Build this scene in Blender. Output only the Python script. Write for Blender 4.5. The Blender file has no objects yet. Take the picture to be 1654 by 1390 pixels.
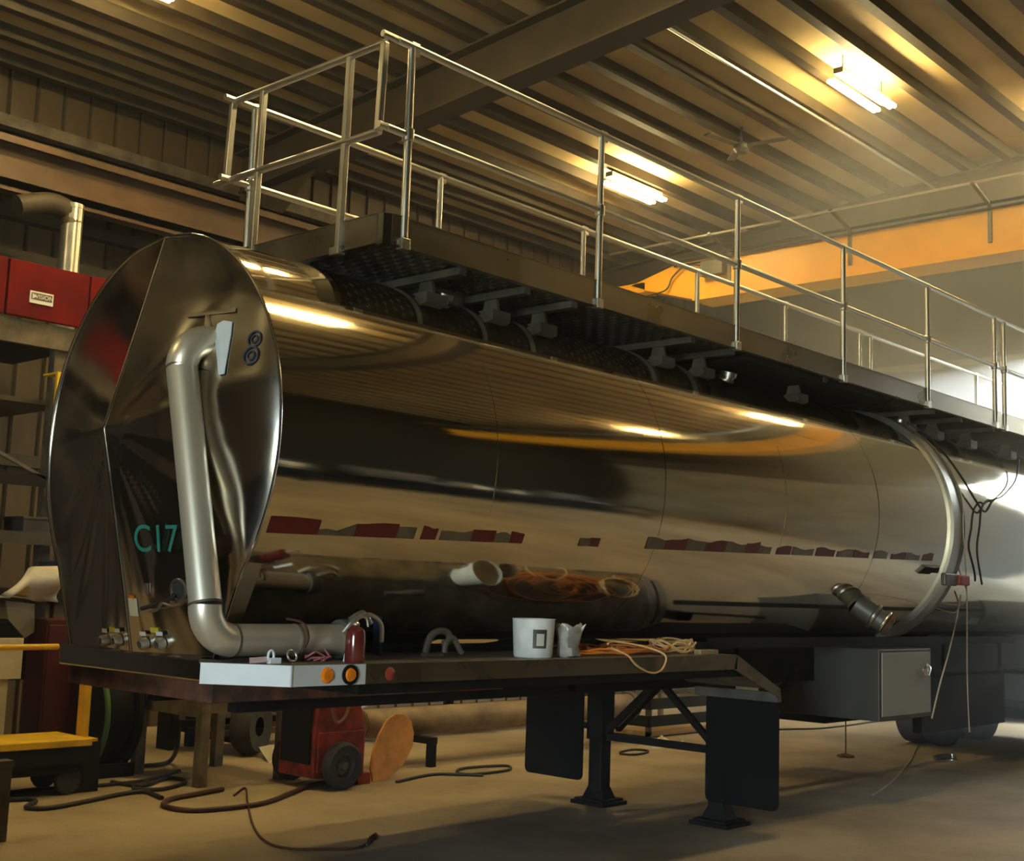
import bpy, bmesh, math, random
from mathutils import Vector, Matrix
random.seed(7)
C = bpy.context.scene
COL = C.collection

# ------------------------------------------------------------------ camera, world, exposure
F = 2040.0; PW, PH = 1654.0, 1390.0; CAMZ = 1.8
_x = Vector((2700-PW/2, 1020-PH/2, F)).normalized()
_y = Vector((-1400-PW/2, 880-PH/2, F)); _y = (_y - _x*_x.dot(_y)).normalized()
_z = _x.cross(_y)
RW = (_x, _y, _z)                     # world axes expressed in camera axes (right, down, forward)
cam = bpy.data.objects.new('camera', bpy.data.cameras.new('camera')); COL.objects.link(cam)
right = Vector((_x[0], _y[0], _z[0])); down = Vector((_x[1], _y[1], _z[1])); fwd = Vector((_x[2], _y[2], _z[2]))
m = Matrix.Identity(4)
for i in range(3):
    m[i][0] = right[i]; m[i][1] = -down[i]; m[i][2] = -fwd[i]
m[2][3] = CAMZ
cam.matrix_world = m
cam.data.sensor_width = 36.0; cam.data.lens = 36.0*F/PW
cam.data.clip_start = 0.05; cam.data.clip_end = 300
C.camera = cam

def at(px, py, axis, val):
    """the world point on the plane <axis>=<val> seen at a pixel of the photograph"""
    d = right*((px-PW/2)/F) + down*((py-PH/2)/F) + fwd
    o = Vector((0, 0, CAMZ))
    return o + d*((val-o[axis])/d[axis])

C.view_settings.view_transform = 'Standard'
C.view_settings.look = 'None'
C.view_settings.gamma = 1.0
C.view_settings.use_curve_mapping = False
C.view_settings.exposure = 0.22
try:
    C.cycles.caustics_reflective = False
    C.cycles.caustics_refractive = False
    C.cycles.sample_clamp_indirect = 4.0
    C.cycles.max_bounces = 8
    C.cycles.volume_bounces = 0
    C.cycles.volume_max_steps = 64
except Exception:
    pass

w = bpy.data.worlds.new('daylight'); C.world = w; w.use_nodes = True
nt = w.node_tree; nt.nodes.clear()
o = nt.nodes.new('ShaderNodeOutputWorld'); b = nt.nodes.new('ShaderNodeBackground')
sky = nt.nodes.new('ShaderNodeTexSky'); sky.sky_type = 'HOSEK_WILKIE'; sky.turbidity = 4.0
sky.sun_direction = Vector((0.62, -0.55, 0.36)).normalized()
b.inputs['Strength'].default_value = 220.0
nt.links.new(sky.outputs[0], b.inputs['Color']); nt.links.new(b.outputs[0], o.inputs['Surface'])
# daylight enters by the open overhead door: a portal in the opening guides the sky light in
WY0, WY1, WZ = -3.6, 0.8, 4.2
DX, DY0, DY1, DZ = 21.0, 3.2, 7.4, 6.7
pl = bpy.data.lights.new('door_daylight', 'AREA'); pl.shape = 'RECTANGLE'; pl.size = DZ; pl.size_y = DY1-DY0
pl.cycles.is_portal = True
po = bpy.data.objects.new('door_daylight', pl); COL.objects.link(po)
po.location = (DX-0.05, (DY0+DY1)/2, DZ/2); po.rotation_euler = (0, math.pi/2, 0)
pl = bpy.data.lights.new('side_door_daylight', 'AREA'); pl.shape = 'RECTANGLE'; pl.size = WZ; pl.size_y = WY1-WY0
pl.cycles.is_portal = True
po = bpy.data.objects.new('side_door_daylight', pl); COL.objects.link(po)
po.location = (-8.95, (WY0+WY1)/2, WZ/2); po.rotation_euler = (0, -math.pi/2, 0)

sun = bpy.data.lights.new('sun', 'SUN'); sun.energy = 95.0; sun.color = (0.80, 0.91, 1.0); sun.angle = 0.01
so = bpy.data.objects.new('sun', sun); COL.objects.link(so)
so.rotation_euler = Vector((0.75, -0.60, 0.22)).to_track_quat('Z', 'Y').to_euler()
LAMP_STRENGTH = 115.0
LAMP_COLOR = (1.0, 0.77, 0.34)
HAZE = 0.42

# ------------------------------------------------------------------ materials
MATS = {}
def mat(name, col, rough=0.6, metal=0.0, var=0.15, scale=4.0, bump=0.0, bscale=40.0, col2=None, stretch=None, emit=None, spec=None, trans=0.0, coat=0.0):
    if name in MATS: return MATS[name]
    M = bpy.data.materials.new(name); M.use_nodes = True
    n = M.node_tree; p = n.nodes['Principled BSDF']
    tc = n.nodes.new('ShaderNodeTexCoord')
    mp = n.nodes.new('ShaderNodeMapping')
    if stretch: mp.inputs['Scale'].default_value = stretch
    n.links.new(tc.outputs['Object'], mp.inputs['Vector'])
    nz = n.nodes.new('ShaderNodeTexNoise'); nz.inputs['Scale'].default_value = scale; nz.inputs['Detail'].default_value = 5
    n.links.new(mp.outputs[0], nz.inputs['Vector'])
    rp = n.nodes.new('ShaderNodeValToRGB')
    c2 = col2 if col2 else tuple(max(0, c*(1-var)) for c in col)
    c1 = col if col2 else tuple(min(1, c*(1+var)) for c in col)
    rp.color_ramp.elements[0].position = 0.35; rp.color_ramp.elements[0].color = (*c2, 1)
    rp.color_ramp.elements[1].position = 0.65; rp.color_ramp.elements[1].color = (*c1, 1)
    n.links.new(nz.outputs['Fac'], rp.inputs['Fac'])
    n.links.new(rp.outputs[0], p.inputs['Base Color'])
    p.inputs['Roughness'].default_value = rough; p.inputs['Metallic'].default_value = metal
    if spec is not None: p.inputs['Specular IOR Level'].default_value = spec
    if trans: p.inputs['Transmission Weight'].default_value = trans
    if coat: p.inputs['Coat Weight'].default_value = coat
    if bump:
        bn = n.nodes.new('ShaderNodeBump'); bn.inputs['Strength'].default_value = bump; bn.inputs['Distance'].default_value = 0.02
        n2 = n.nodes.new('ShaderNodeTexNoise'); n2.inputs['Scale'].default_value = bscale; n2.inputs['Detail'].default_value = 4
        n.links.new(mp.outputs[0], n2.inputs['Vector'])
        n.links.new(n2.outputs['Fac'], bn.inputs['Height']); n.links.new(bn.outputs[0], p.inputs['Normal'])
    if emit:
        p.inputs['Emission Color'].default_value = (*emit[0], 1); p.inputs['Emission Strength'].default_value = emit[1]
    MATS[name] = M
    return M

def mat_steel(name, col, rough,  wave=0.0, wscale=1.2, brush=0.0, stretch=(1, 1, 1), smudge=0.05):
    """polished sheet steel: broad soft waviness, fine brushing, smudges in the gloss"""
    M = bpy.data.materials.new(name); M.use_nodes = True
    n = M.node_tree; p = n.nodes['Principled BSDF']
    p.inputs['Metallic'].default_value = 1.0; p.inputs['Base Color'].default_value = (*col, 1)
    tc = n.nodes.new('ShaderNodeTexCoord'); mp = n.nodes.new('ShaderNodeMapping'); mp.inputs['Scale'].default_value = stretch
    n.links.new(tc.outputs['Object'], mp.inputs['Vector'])
    s = n.nodes.new('ShaderNodeTexNoise'); s.inputs['Scale'].default_value = 3.0; s.inputs['Detail'].default_value = 6
    n.links.new(mp.outputs[0], s.inputs['Vector'])
    r = n.nodes.new('ShaderNodeMapRange'); r.inputs['From Min'].default_value = 0.3; r.inputs['From Max'].default_value = 0.75
    r.inputs['To Min'].default_value = rough; r.inputs['To Max'].default_value = rough+smudge
    n.links.new(s.outputs['Fac'], r.inputs['Value']); n.links.new(r.outputs[0], p.inputs['Roughness'])
    last = None
    if wave:
        a = n.nodes.new('ShaderNodeTexNoise'); a.inputs['Scale'].default_value = wscale; a.inputs['Detail'].default_value = 1.5
        n.links.new(mp.outputs[0], a.inputs['Vector'])
        bn = n.nodes.new('ShaderNodeBump'); bn.inputs['Strength'].default_value = 1.0; bn.inputs['Distance'].default_value = wave
        n.links.new(a.outputs['Fac'], bn.inputs['Height']); last = bn
    if brush:
        m2 = n.nodes.new('ShaderNodeMapping'); m2.inputs['Scale'].default_value = (1.0, 60, 60)
        n.links.new(tc.outputs['Object'], m2.inputs['Vector'])
        a = n.nodes.new('ShaderNodeTexNoise'); a.inputs['Scale'].default_value = 2.0; a.inputs['Detail'].default_value = 3
        n.links.new(m2.outputs[0], a.inputs['Vector'])
        bn = n.nodes.new('ShaderNodeBump'); bn.inputs['Strength'].default_value = 1.0; bn.inputs['Distance'].default_value = brush
        n.links.new(a.outputs['Fac'], bn.inputs['Height'])
        if last: n.links.new(last.outputs[0], bn.inputs['Normal'])
        last = bn
    if last: n.links.new(last.outputs[0], p.inputs['Normal'])
    MATS[name] = M
    return M

steel_tank = mat_steel('polished_tank_steel', (0.84, 0.75, 0.57), 0.045, wave=0.004, wscale=1.0, brush=0.00006, stretch=(0.5, 1, 1), smudge=0.06)
steel_head = mat_steel('polished_head_steel', (0.70, 0.66, 0.58), 0.12, wave=0.010, wscale=1.8, smudge=0.08)
steel_pipe = mat('satin_pipe_steel', (0.86, 0.77, 0.60), 0.36, 0.72, 0.06, 3)
alu = mat_steel('aluminium_rail', (0.80, 0.77, 0.70), 0.28, smudge=0.15)
alu_sheet = mat_steel('aluminium_sheet', (0.50, 0.48, 0.43), 0.32, smudge=0.12)
alu_bright = mat_steel('bright_aluminium', (0.62, 0.60, 0.55), 0.13, smudge=0.1)
lamp_house = mat('lamp_housing', (0.22, 0.19, 0.13), 0.6)
galv = mat('galvanised_duct', (0.6, 0.58, 0.5), 0.3, 0.9)
black_frame = mat('black_chassis_paint', (0.011, 0.009, 0.007), 0.65, 0, 0.3, spec=0.2)
rubber = mat('black_rubber', (0.007, 0.007, 0.006), 0.8, 0, 0.25, bump=0.05, spec=0.15)
tyre_rubber = mat('tyre_rubber', (0.035, 0.033, 0.03), 0.85, 0, 0.3, bump=0.3, bscale=60)
rust = mat('rusty_steel', (0.19, 0.07, 0.03), 0.8, 0.1, 0.5, 6, 0.2, col2=(0.05, 0.024, 0.014))
brown_beam = mat('brown_beam_paint', (0.055, 0.037, 0.018), 0.6, 0, 0.2, 2)
runway_paint = mat('runway_beam_primer', (0.10, 0.052, 0.02), 0.55, 0, 0.25, 2)
purlin_paint = mat('purlin_primer', (0.06, 0.043, 0.022), 0.6, 0, 0.2, 3)
insul = mat('roof_insulation_facing', (0.60, 0.44, 0.215), 0.75, 0, 0.12, 1.2, 0.15, 8)
panel_m = mat('wall_panel_tan', (0.085, 0.054, 0.022), 0.6, 0, 0.3, 2.0, stretch=(1, 1, 0.3))
panel_low = mat('wall_panel_joint', (0.03, 0.02, 0.012), 0.8)
endwall_m = mat('end_wall_sheet', (0.22, 0.19, 0.14), 0.7, 0, 0.2, 1.0)
yellow = mat('crane_yellow', (0.95, 0.42, 0.015), 0.45, 0, 0.08, 2)
yellow2 = mat('safety_yellow', (0.85, 0.52, 0.02), 0.5, 0, 0.15, 4)
red = mat('red_paint', (0.13, 0.004, 0.003), 0.6, 0, 0.25, 3, spec=0.12)
cart_red = mat('worn_red_paint', (0.30, 0.035, 0.015), 0.55, 0, 0.5, 8)
white_p = mat('white_paint', (0.60, 0.60, 0.57), 0.4, 0, 0.06, 5)
cream = mat('off_white_cloth', (0.66, 0.60, 0.48), 0.9, 0, 0.12, 3, 0.4, 9)
grey_box = mat('grey_cabinet_lit', (0.30, 0.28, 0.22), 0.45, 0, 0.07, 2)  # lit copy of the cabinet grey, used on its door
dark_grey = mat('dark_grey_metal', (0.12, 0.11, 0.09), 0.5, 0.4, 0.3, 4)
stool_m = mat('weathered_grey_steel', (0.13, 0.105, 0.07), 0.6, 0.3, 0.35, 5, 0.15)
stand_m = mat('grey_stand_paint', (0.24, 0.21, 0.155), 0.6, 0.1, 0.35, 5, 0.15)
tanpipe = mat('tan_pipe_scale', (0.27, 0.19, 0.105), 0.6, 0, 0.3, 4, 0.1)
orange_plate = mat('orange_tan_plate', (0.80, 0.36, 0.09), 0.55, 0, 0.2, 5)
cable_red = mat('dark_red_cable', (0.07, 0.022, 0.012), 0.6)
cable_blk = mat('black_cable', (0.022, 0.017, 0.013), 0.6)
cable_or = mat('orange_cable', (0.75, 0.22, 0.03), 0.5)
cable_tan = mat('tan_cord', (0.72, 0.42, 0.16), 0.5)
amber = mat('amber_lens', (0.85, 0.22, 0.01), 0.2, 0, 0.15, 20, coat=0.5)
redlens = mat('red_tape', (0.10, 0.004, 0.003), 0.4, 0, 0.1, 20)
tape_w = mat('clear_silver_tape', (0.15, 0.12, 0.075), 0.3, 0.5, 0.2, 8)
plastic = mat('translucent_white_plastic', (0.80, 0.76, 0.68), 0.4, 0, 0.12, 9)
bag_m = mat('clear_plastic_bag', (0.55, 0.50, 0.42), 0.25, 0, 0.3, 12, trans=0.35)
maroon = mat('maroon_enamel', (0.13, 0.018, 0.014), 0.15, 0, 0.15, 3, coat=0.8)
navy = mat('dark_blue_paint', (0.02, 0.03, 0.06), 0.45)
green_m = mat('green_hose', (0.06, 0.16, 0.03), 0.6)
wood = mat('rough_timber', (0.36, 0.23, 0.10), 0.8, 0, 0.35, 6, stretch=(0.2, 2, 2))
label_y = mat('yellow_label', (0.75, 0.62, 0.06), 0.6, 0, 0.1)
label_w = mat('cream_placard', (0.80, 0.74, 0.52), 0.6, 0, 0.06)
label_white = mat('white_label', (0.85, 0.84, 0.8), 0.6, 0, 0.05)
ink = mat('black_ink', (0.03, 0.03, 0.03), 0.6)
blue_mark = mat('blue_black_mark', (0.03, 0.035, 0.06), 0.5)
green_ink = mat('green_marker', (0.02, 0.20, 0.15), 0.6)
pale_blue = mat('pale_blue_plate', (0.62, 0.70, 0.78), 0.35, 0, 0.08)
tube_m = mat('lamp_tube', (0.9, 0.9, 0.85), 0.4, emit=(LAMP_COLOR, LAMP_STRENGTH))

# concrete floor
def floor_mat():
    M = bpy.data.materials.new('concrete_floor'); M.use_nodes = True
    n = M.node_tree; p = n.nodes['Principled BSDF']
    tc = n.nodes.new('ShaderNodeTexCoord')
    a = n.nodes.new('ShaderNodeTexNoise'); a.inputs['Scale'].default_value = 0.55; a.inputs['Detail'].default_value = 7; a.inputs['Roughness'].default_value = 0.6
    c = n.nodes.new('ShaderNodeTexNoise'); c.inputs['Scale'].default_value = 45; c.inputs['Detail'].default_value = 4
    n.links.new(tc.outputs['Object'], a.inputs['Vector']); n.links.new(tc.outputs['Object'], c.inputs['Vector'])
    r = n.nodes.new('ShaderNodeValToRGB')
    r.color_ramp.elements[0].position = 0.3; r.color_ramp.elements[0].color = (0.30, 0.22, 0.125, 1)
    r.color_ramp.elements[1].position = 0.62; r.color_ramp.elements[1].color = (0.56, 0.44, 0.27, 1)
    n.links.new(a.outputs['Fac'], r.inputs['Fac'])
    mx = n.nodes.new('ShaderNodeMix'); mx.data_type = 'RGBA'; mx.blend_type = 'MULTIPLY'; mx.inputs['Factor'].default_value = 0.35
    n.links.new(r.outputs[0], mx.inputs['A']); n.links.new(c.outputs['Fac'], mx.inputs['B'])
    n.links.new(mx.outputs['Result'], p.inputs['Base Color'])
    p.inputs['Roughness'].default_value = 0.72
    bn = n.nodes.new('ShaderNodeBump'); bn.inputs['Strength'].default_value = 0.15; bn.inputs['Distance'].default_value = 0.01
    n.links.new(c.outputs['Fac'], bn.inputs['Height']); n.links.new(bn.outputs[0], p.inputs['Normal'])
    return M
concrete = floor_mat()

# ------------------------------------------------------------------ geometry helpers
class MB:
    """collects shapes (in world coordinates) and links them as ONE mesh object"""
    def __init__(s): s.v = []; s.f = []
    def add(s, vs, fs):
        k = len(s.v); s.v += [Vector(x) for x in vs]; s.f += [[i+k for i in f] for f in fs]; return s
    def box(s, x0, x1, y0, y1, z0, z1):
        return s.add([(x0, y0, z0), (x1, y0, z0), (x1, y1, z0), (x0, y1, z0), (x0, y0, z1), (x1, y0, z1), (x1, y1, z1), (x0, y1, z1)],
                     [(0, 3, 2, 1), (4, 5, 6, 7), (0, 1, 5, 4), (1, 2, 6, 5), (2, 3, 7, 6), (3, 0, 4, 7)])
    def beam(s, a, b, w, h=None, up=(0, 0, 1)):
        h = h or w; a = Vector(a); b = Vector(b); d = (b-a).normalized(); u = Vector(up)
        if abs(d.dot(u)) > 0.98: u = Vector((1, 0, 0))
        sx = d.cross(u).normalized(); sy = sx.cross(d).normalized()
        vs = []
        for p in (a, b):
            for i, j in ((-1, -1), (1, -1), (1, 1), (-1, 1)): vs.append(p + sx*(w/2*i) + sy*(h/2*j))
        return s.add(vs, [(0, 1, 2, 3), (7, 6, 5, 4), (0, 4, 5, 1), (1, 5, 6, 2), (2, 6, 7, 3), (3, 7, 4, 0)])
    def tube(s, pts, r, seg=10, caps=True, closed=False):
        pts = [Vector(p) for p in pts]; n = len(pts)
        rr = r if isinstance(r, (list, tuple)) else [r]*n
        k = len(s.v); prev = None
        for i, p in enumerate(pts):
            if closed: t = (pts[(i+1) % n]-pts[i-1])
            else: t = pts[min(i+1, n-1)]-pts[max(i-1, 0)]
            t.normalize()
            if prev is None:
                u = t.orthogonal().normalized()
            else:
                u = (prev - t*prev.dot(t))
                u = u.normalized() if u.length > 1e-6 else t.orthogonal().normalized()
            prev = u; v = t.cross(u)
            for j in range(seg):
                a = 2*math.pi*j/seg
                s.v.append(p + (u*math.cos(a) + v*math.sin(a))*rr[i])
        for i in range(n if closed else n-1):
            i2 = (i+1) % n
            for j in range(seg):
                j2 = (j+1) % seg
                s.f.append([k+i*seg+j, k+i*seg+j2, k+i2*seg+j2, k+i2*seg+j])
        if caps and not closed:
            s.f.append([k+j for j in range(seg)][::-1]); s.f.append([k+(n-1)*seg+j for j in range(seg)])
        return s
    def cyl(s, a, b, r, seg=16, r2=None):
        return s.tube([a, b], [r, r2 if r2 is not None else r], seg)
    def lathe(s, c, axis, prof, seg=24):
        """prof: (radius, height along axis) from the point c"""
        c = Vector(c); d = Vector(axis).normalized(); u = d.orthogonal().normalized(); v = d.cross(u); k = len(s.v)
        for r, h in prof:
            for j in range(seg):
                a = 2*math.pi*j/seg; s.v.append(c + d*h + (u*math.cos(a)+v*math.sin(a))*max(r, 1e-4))
        for i in range(len(prof)-1):
            for j in range(seg):
                j2 = (j+1) % seg; s.f.append([k+i*seg+j, k+i*seg+j2, k+(i+1)*seg+j2, k+(i+1)*seg+j])
        return s
    def prism(s, poly, off):
        n = len(poly); off = Vector(off); poly = [Vector(p) for p in poly]
        return s.add(poly+[p+off for p in poly], [list(range(n))[::-1], list(range(n, 2*n))] + [[i, (i+1) % n, n+(i+1) % n, n+i] for i in range(n)])
    def build(s, name, material, parent=None, smooth=False, angle=35, bevel=0.0, kind=None, label=None, thin=0.0):
        off = Vector((0, 0, 0)); p = parent
        while p is not None: off += p.location; p = p.parent
        me = bpy.data.meshes.new(name)
        me.from_pydata([v-off for v in s.v], [], s.f); me.update()
        bm = bmesh.new(); bm.from_mesh(me); bmesh.ops.recalc_face_normals(bm, faces=bm.faces); bm.to_mesh(me); bm.free()
        if smooth:
            me.polygons.foreach_set('use_smooth', [True]*len(me.polygons))
            me.set_sharp_from_angle(angle=math.radians(angle))
        me.materials.append(material)
        ob = bpy.data.objects.new(name, me); COL.objects.link(ob)
        if parent is not None: ob.parent = parent
        if bevel:
            bv = ob.modifiers.new('edge', 'BEVEL'); bv.width = bevel; bv.segments = 2; bv.limit_method = 'ANGLE'
        if thin:
            so = ob.modifiers.new('thickness', 'SOLIDIFY'); so.thickness = thin
        if kind: ob['kind'] = kind
        if label: ob['label'] = label
        return ob

def thing(name, label, cat, loc=(0, 0, 0), group=None):
    e = bpy.data.objects.new(name, None); COL.objects.link(e); e.location = loc; e.empty_display_size = 0.2
    e['label'] = label; e['category'] = cat
    if group: e['group'] = group
    return e
def tag(ob, label, cat, group=None):
    ob['label'] = label; ob['category'] = cat
    if group: ob['group'] = group
    return ob
def struct(ob): ob['kind'] = 'structure'; return ob
def share(src, parent=None, loc=None):
    c = src.copy(); COL.objects.link(c)
    if parent is not None: c.parent = parent
    if loc is not None: c.location = loc
    return c
def dup(root, loc, label=None):
    r = root.copy(); COL.objects.link(r); r.location = loc
    if label: r['label'] = label
    for ch in list(root.children):
        c = ch.copy(); COL.objects.link(c); c.parent = r
        for g in list(ch.children):
            d = g.copy(); COL.objects.link(d); d.parent = c
    return r
def spline(pts, n=8):
    pts = [Vector(p) for p in pts]; out = []
    for i in range(len(pts)-1):
        p0 = pts[max(i-1, 0)]; p1 = pts[i]; p2 = pts[i+1]; p3 = pts[min(i+2, len(pts)-1)]
        for k in range(n):
            t = k/n
            out.append(0.5*((2*p1) + (p2-p0)*t + (2*p0-5*p1+4*p2-p3)*t*t + (3*p1-p0-3*p2+p3)*t**3))
    out.append(pts[-1]); return out
def text(name, body, size, material, origin, xdir, ydir, parent, extrude=0.0015, align='CENTER'):
    cu = bpy.data.curves.new(name, 'FONT'); cu.body = body; cu.size = size; cu.extrude = extrude
    cu.align_x = align; cu.align_y = 'CENTER'; cu.materials.append(material)
    ob = bpy.data.objects.new(name, cu); COL.objects.link(ob)
    xd = Vector(xdir).normalized(); yd = Vector(ydir); yd = (yd-xd*xd.dot(yd)).normalized(); zd = xd.cross(yd)
    mm = Matrix.Identity(4)
    off = Vector((0, 0, 0)); p = parent
    while p is not None: off += p.location; p = p.parent
    for i in range(3):
        mm[i][0] = xd[i]; mm[i][1] = yd[i]; mm[i][2] = zd[i]; mm[i][3] = (Vector(origin)-off)[i]
    bpy.context.view_layer.update()
    me = bpy.data.meshes.new_from_object(ob.evaluated_get(bpy.context.evaluated_depsgraph_get()))
    bpy.data.objects.remove(ob)
    if not me.materials: me.materials.append(material)
    ob = bpy.data.objects.new(name, me); COL.objects.link(ob)
    ob.parent = parent
    ob.matrix_local = mm
    return ob

# ------------------------------------------------------------------ building shell
YB, YF, XL, XR = 14.0, -5.5, -9.0, 21.0
def roofz(y): return 8.85 - 0.075*y if y > -1 else 8.925 + 0.075*(y+1)
struct(MB().box(XL-8, XR+9, YF, YB+0.2, -0.2, 0).build('floor', concrete))
# back wall: backing plus single vertical sheets with dark joints
wb = struct(MB().box(XL-.2, XR, YB+0.03, YB+0.2, 0, 8.6).build('wall_back', panel_low))
pitch = 0.345
first = MB().add([(0, YB+0.03, 0), (0.012, YB, 0), (pitch-0.045, YB, 0), (pitch-0.033, YB+0.03, 0),
                  (0, YB+0.03, 7.8), (0.012, YB, 7.8), (pitch-0.045, YB, 7.8), (pitch-0.033, YB+0.03, 7.8)],
                 [(0, 1, 5, 4), (1, 2, 6, 5), (2, 3, 7, 6), (0, 3, 2, 1), (4, 5, 6, 7)]).build('wall_panel', panel_m, wb)
first.location.x = 4.0
for i in range(1, 49): share(first, wb, (4.0+i*pitch, 0, 0))
girt_bm = MB()
for z in (7.0, 5.95, 5.45, 3.1, 1.6):
    MB().box(XL, XR, YB-0.16, YB, z-0.07, z+0.07).build('girt', stool_m if z > 6.5 else brown_beam, wb)
struct(MB().box(XL-.2, XR+0.25, YF-0.2, YF, 0, 8.8).build('wall_front', mat('dark_wall', (.022, .018, .012), .85, spec=.1)))
WY0, WY1, WZ = -3.6, 0.8, 4.2
wl_ = MB(); wl_.box(XL-0.2, XL, WY1, YB, 0, 9.2); wl_.box(XL-0.2, XL, YF, WY0, 0, 9.2); wl_.box(XL-0.2, XL, WY0, WY1, WZ, 9.2)
struct(wl_.build('wall_left', panel_m))
we = MB()
we.box(XR, XR+0.25, DY1, YB+.2, 0, 9.2); we.box(XR, XR+0.25, YF, DY0, 0, 9.2); we.box(XR, XR+0.25, DY0, DY1, DZ, 9.2)
we = struct(we.build('wall_right', endwall_m))
MB().box(XR-0.18, XR, DY1+.2, YB, 2.6, 2.76).build('girt', stool_m, we)
MB().box(XR-0.2, XR, DY1+.2, YB, 5.9, 6.0).build('girt', galv, we)
MB().box(XR-0.04, XR, YF, YB, 6.0, 8.6).build('upper_sheet', brown_beam, we)
fr = MB(); fr.box(XR-0.12, XR+0.3, DY1, DY1+0.14, 0, DZ); fr.box(XR-0.12, XR+0.3, DY0-0.14, DY0, 0, DZ); fr.box(XR-0.12, XR+0.3, DY0-0.14, DY1+0.14, DZ, DZ+0.16)
struct(fr.build('door_1', brown_beam))
# ceiling: faced insulation with purlins running the length of the hall and sloping frames across it
ce = MB()
ce.add([(XL, YB+0.2, roofz(YB+0.2)), (XR+0.2, YB+0.2, roofz(YB+0.2)), (XR+0.2, -1, roofz(-1)), (XL, -1, roofz(-1)), (XL, YF-0.2, roofz(YF)), (XR+0.2, YF-0.2, roofz(YF))],
       [(0, 1, 2, 3), (3, 2, 5, 4)])
ce = struct(ce.build('ceiling', insul, thin=0.1))
y = YB-0.35
while y > YF:
    z = roofz(y)
    MB().add([(XL, y-0.012, z), (XL, y+0.012, z), (XL, y-0.012, z-0.24), (XL, y+0.012, z-0.24), (XR, y-0.012, z), (XR, y+0.012, z), (XR, y-0.012, z-0.24), (XR, y+0.012, z-0.24)],
             [(0, 4, 6, 2), (1, 3, 7, 5), (0, 2, 3, 1), (4, 5, 7, 6), (2, 6, 7, 3), (0, 1, 5, 4)]).box(XL, XR, y-0.012, y+0.11, z-0.25, z-0.238).build('purlin', purlin_paint, ce)
    y -= 0.595
for X in (1.9, 9.7, 17.5):
    fm = MB()
    for ya, yb in ((YB, -1.0), (-1.0, YF)):
        for za, zb, wd in ((0.24, 0.27, 0.3), (0.82, 0.85, 0.34), (0.25, 0.84, 0.02)):
            vs = []
            for yy in (ya, yb):
                for xx in (X-wd/2, X+wd/2):
                    for dz in (zb, za): vs.append((xx, yy, roofz(yy)-dz))
            fm.add(vs, [(0, 1, 3, 2), (4, 6, 7, 5), (0, 2, 6, 4), (1, 5, 7, 3), (0, 4, 5, 1), (2, 3, 7, 6)])
    # haunch and column against the back wall
    fm.prism([(X-0.012, YB-0.2, roofz(YB)-0.84), (X-0.012, YB-1.6, roofz(YB-1.6)-0.84), (X-0.012, YB-0.55, 6.3)], (0.024, 0, 0))
    fm.box(X-0.15, X+0.15, YB-0.5, YB-0.47, 0, 7.2); fm.box(X-0.15, X+0.15, YB-0.2, YB-0.17, 0, 7.2); fm.box(X-0.012, X+0.012, YB-0.5, YB-0.17, 0, 7.2)
    fm.build('rafter', brown_beam, ce)
tag(MB().tube([(2, 7.69, roofz(7.69)-0.32), (20.9, 7.69, roofz(7.69)-0.32)], 0.02, 8).build('ceiling_conduit', alu, None, True), 'thin pale conduit running straight along the ceiling purlins beside a lamp', 'conduit')

# ------------------------------------------------------------------ fluorescent lights
def make_light(X, Y, label):
    z = roofz(Y)-0.42
    t = thing('fluorescent_light', label, 'light', (X, Y, z), 'ceiling lights')
    MB().box(X-0.61, X+0.61, Y-0.06, Y+0.06, z+0.06, z+0.13).build('housing', lamp_house, t)
    for k in (-1, 1):
        for q in (-0.03, 0.03):
            MB().cyl((X-0.58, Y+k*0.105+q, z), (X+0.58, Y+k*0.105+q, z), 0.026, 8).build('lamp_tube', tube_m, t, True)
    for dx in (-0.5, 0.5): MB().cyl((X+dx, Y, z+0.13), (X+dx, Y, roofz(Y)-0.005), 0.008, 6).build('hanger', dark_grey, t)
    return t
for X, Y, lab in ((13.55, 6.85, 'bright fluorescent ceiling fixture high at the upper right of the photo'),
                  (14.2, 10.75, 'bright fluorescent ceiling fixture seen behind the catwalk handrail post'),
                  (5.95, 10.75, 'glowing fluorescent fixture cut off by the top edge of the photo'),
                  (7.75, 4.55, 'fluorescent fixture above the frame, mirrored as the bright streak behind the nose rim'),
                  (7.1, 7.9, 'fluorescent fixture above the frame, mirrored near the top of the nose rim'),
                  (-1.6, 9.6, 'unseen fluorescent fixture added beyond the left edge to brighten the nose'),  # added fixture, unseen, lifts the light on the nose
                  (17.5, 0.05, 'fluorescent fixture mirrored as the lower streak in the middle of the tank'),
                  (16.9, 5.15, 'fluorescent fixture mirrored as the upper streak toward the right of the tank')):
    make_light(X, Y, lab)

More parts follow.
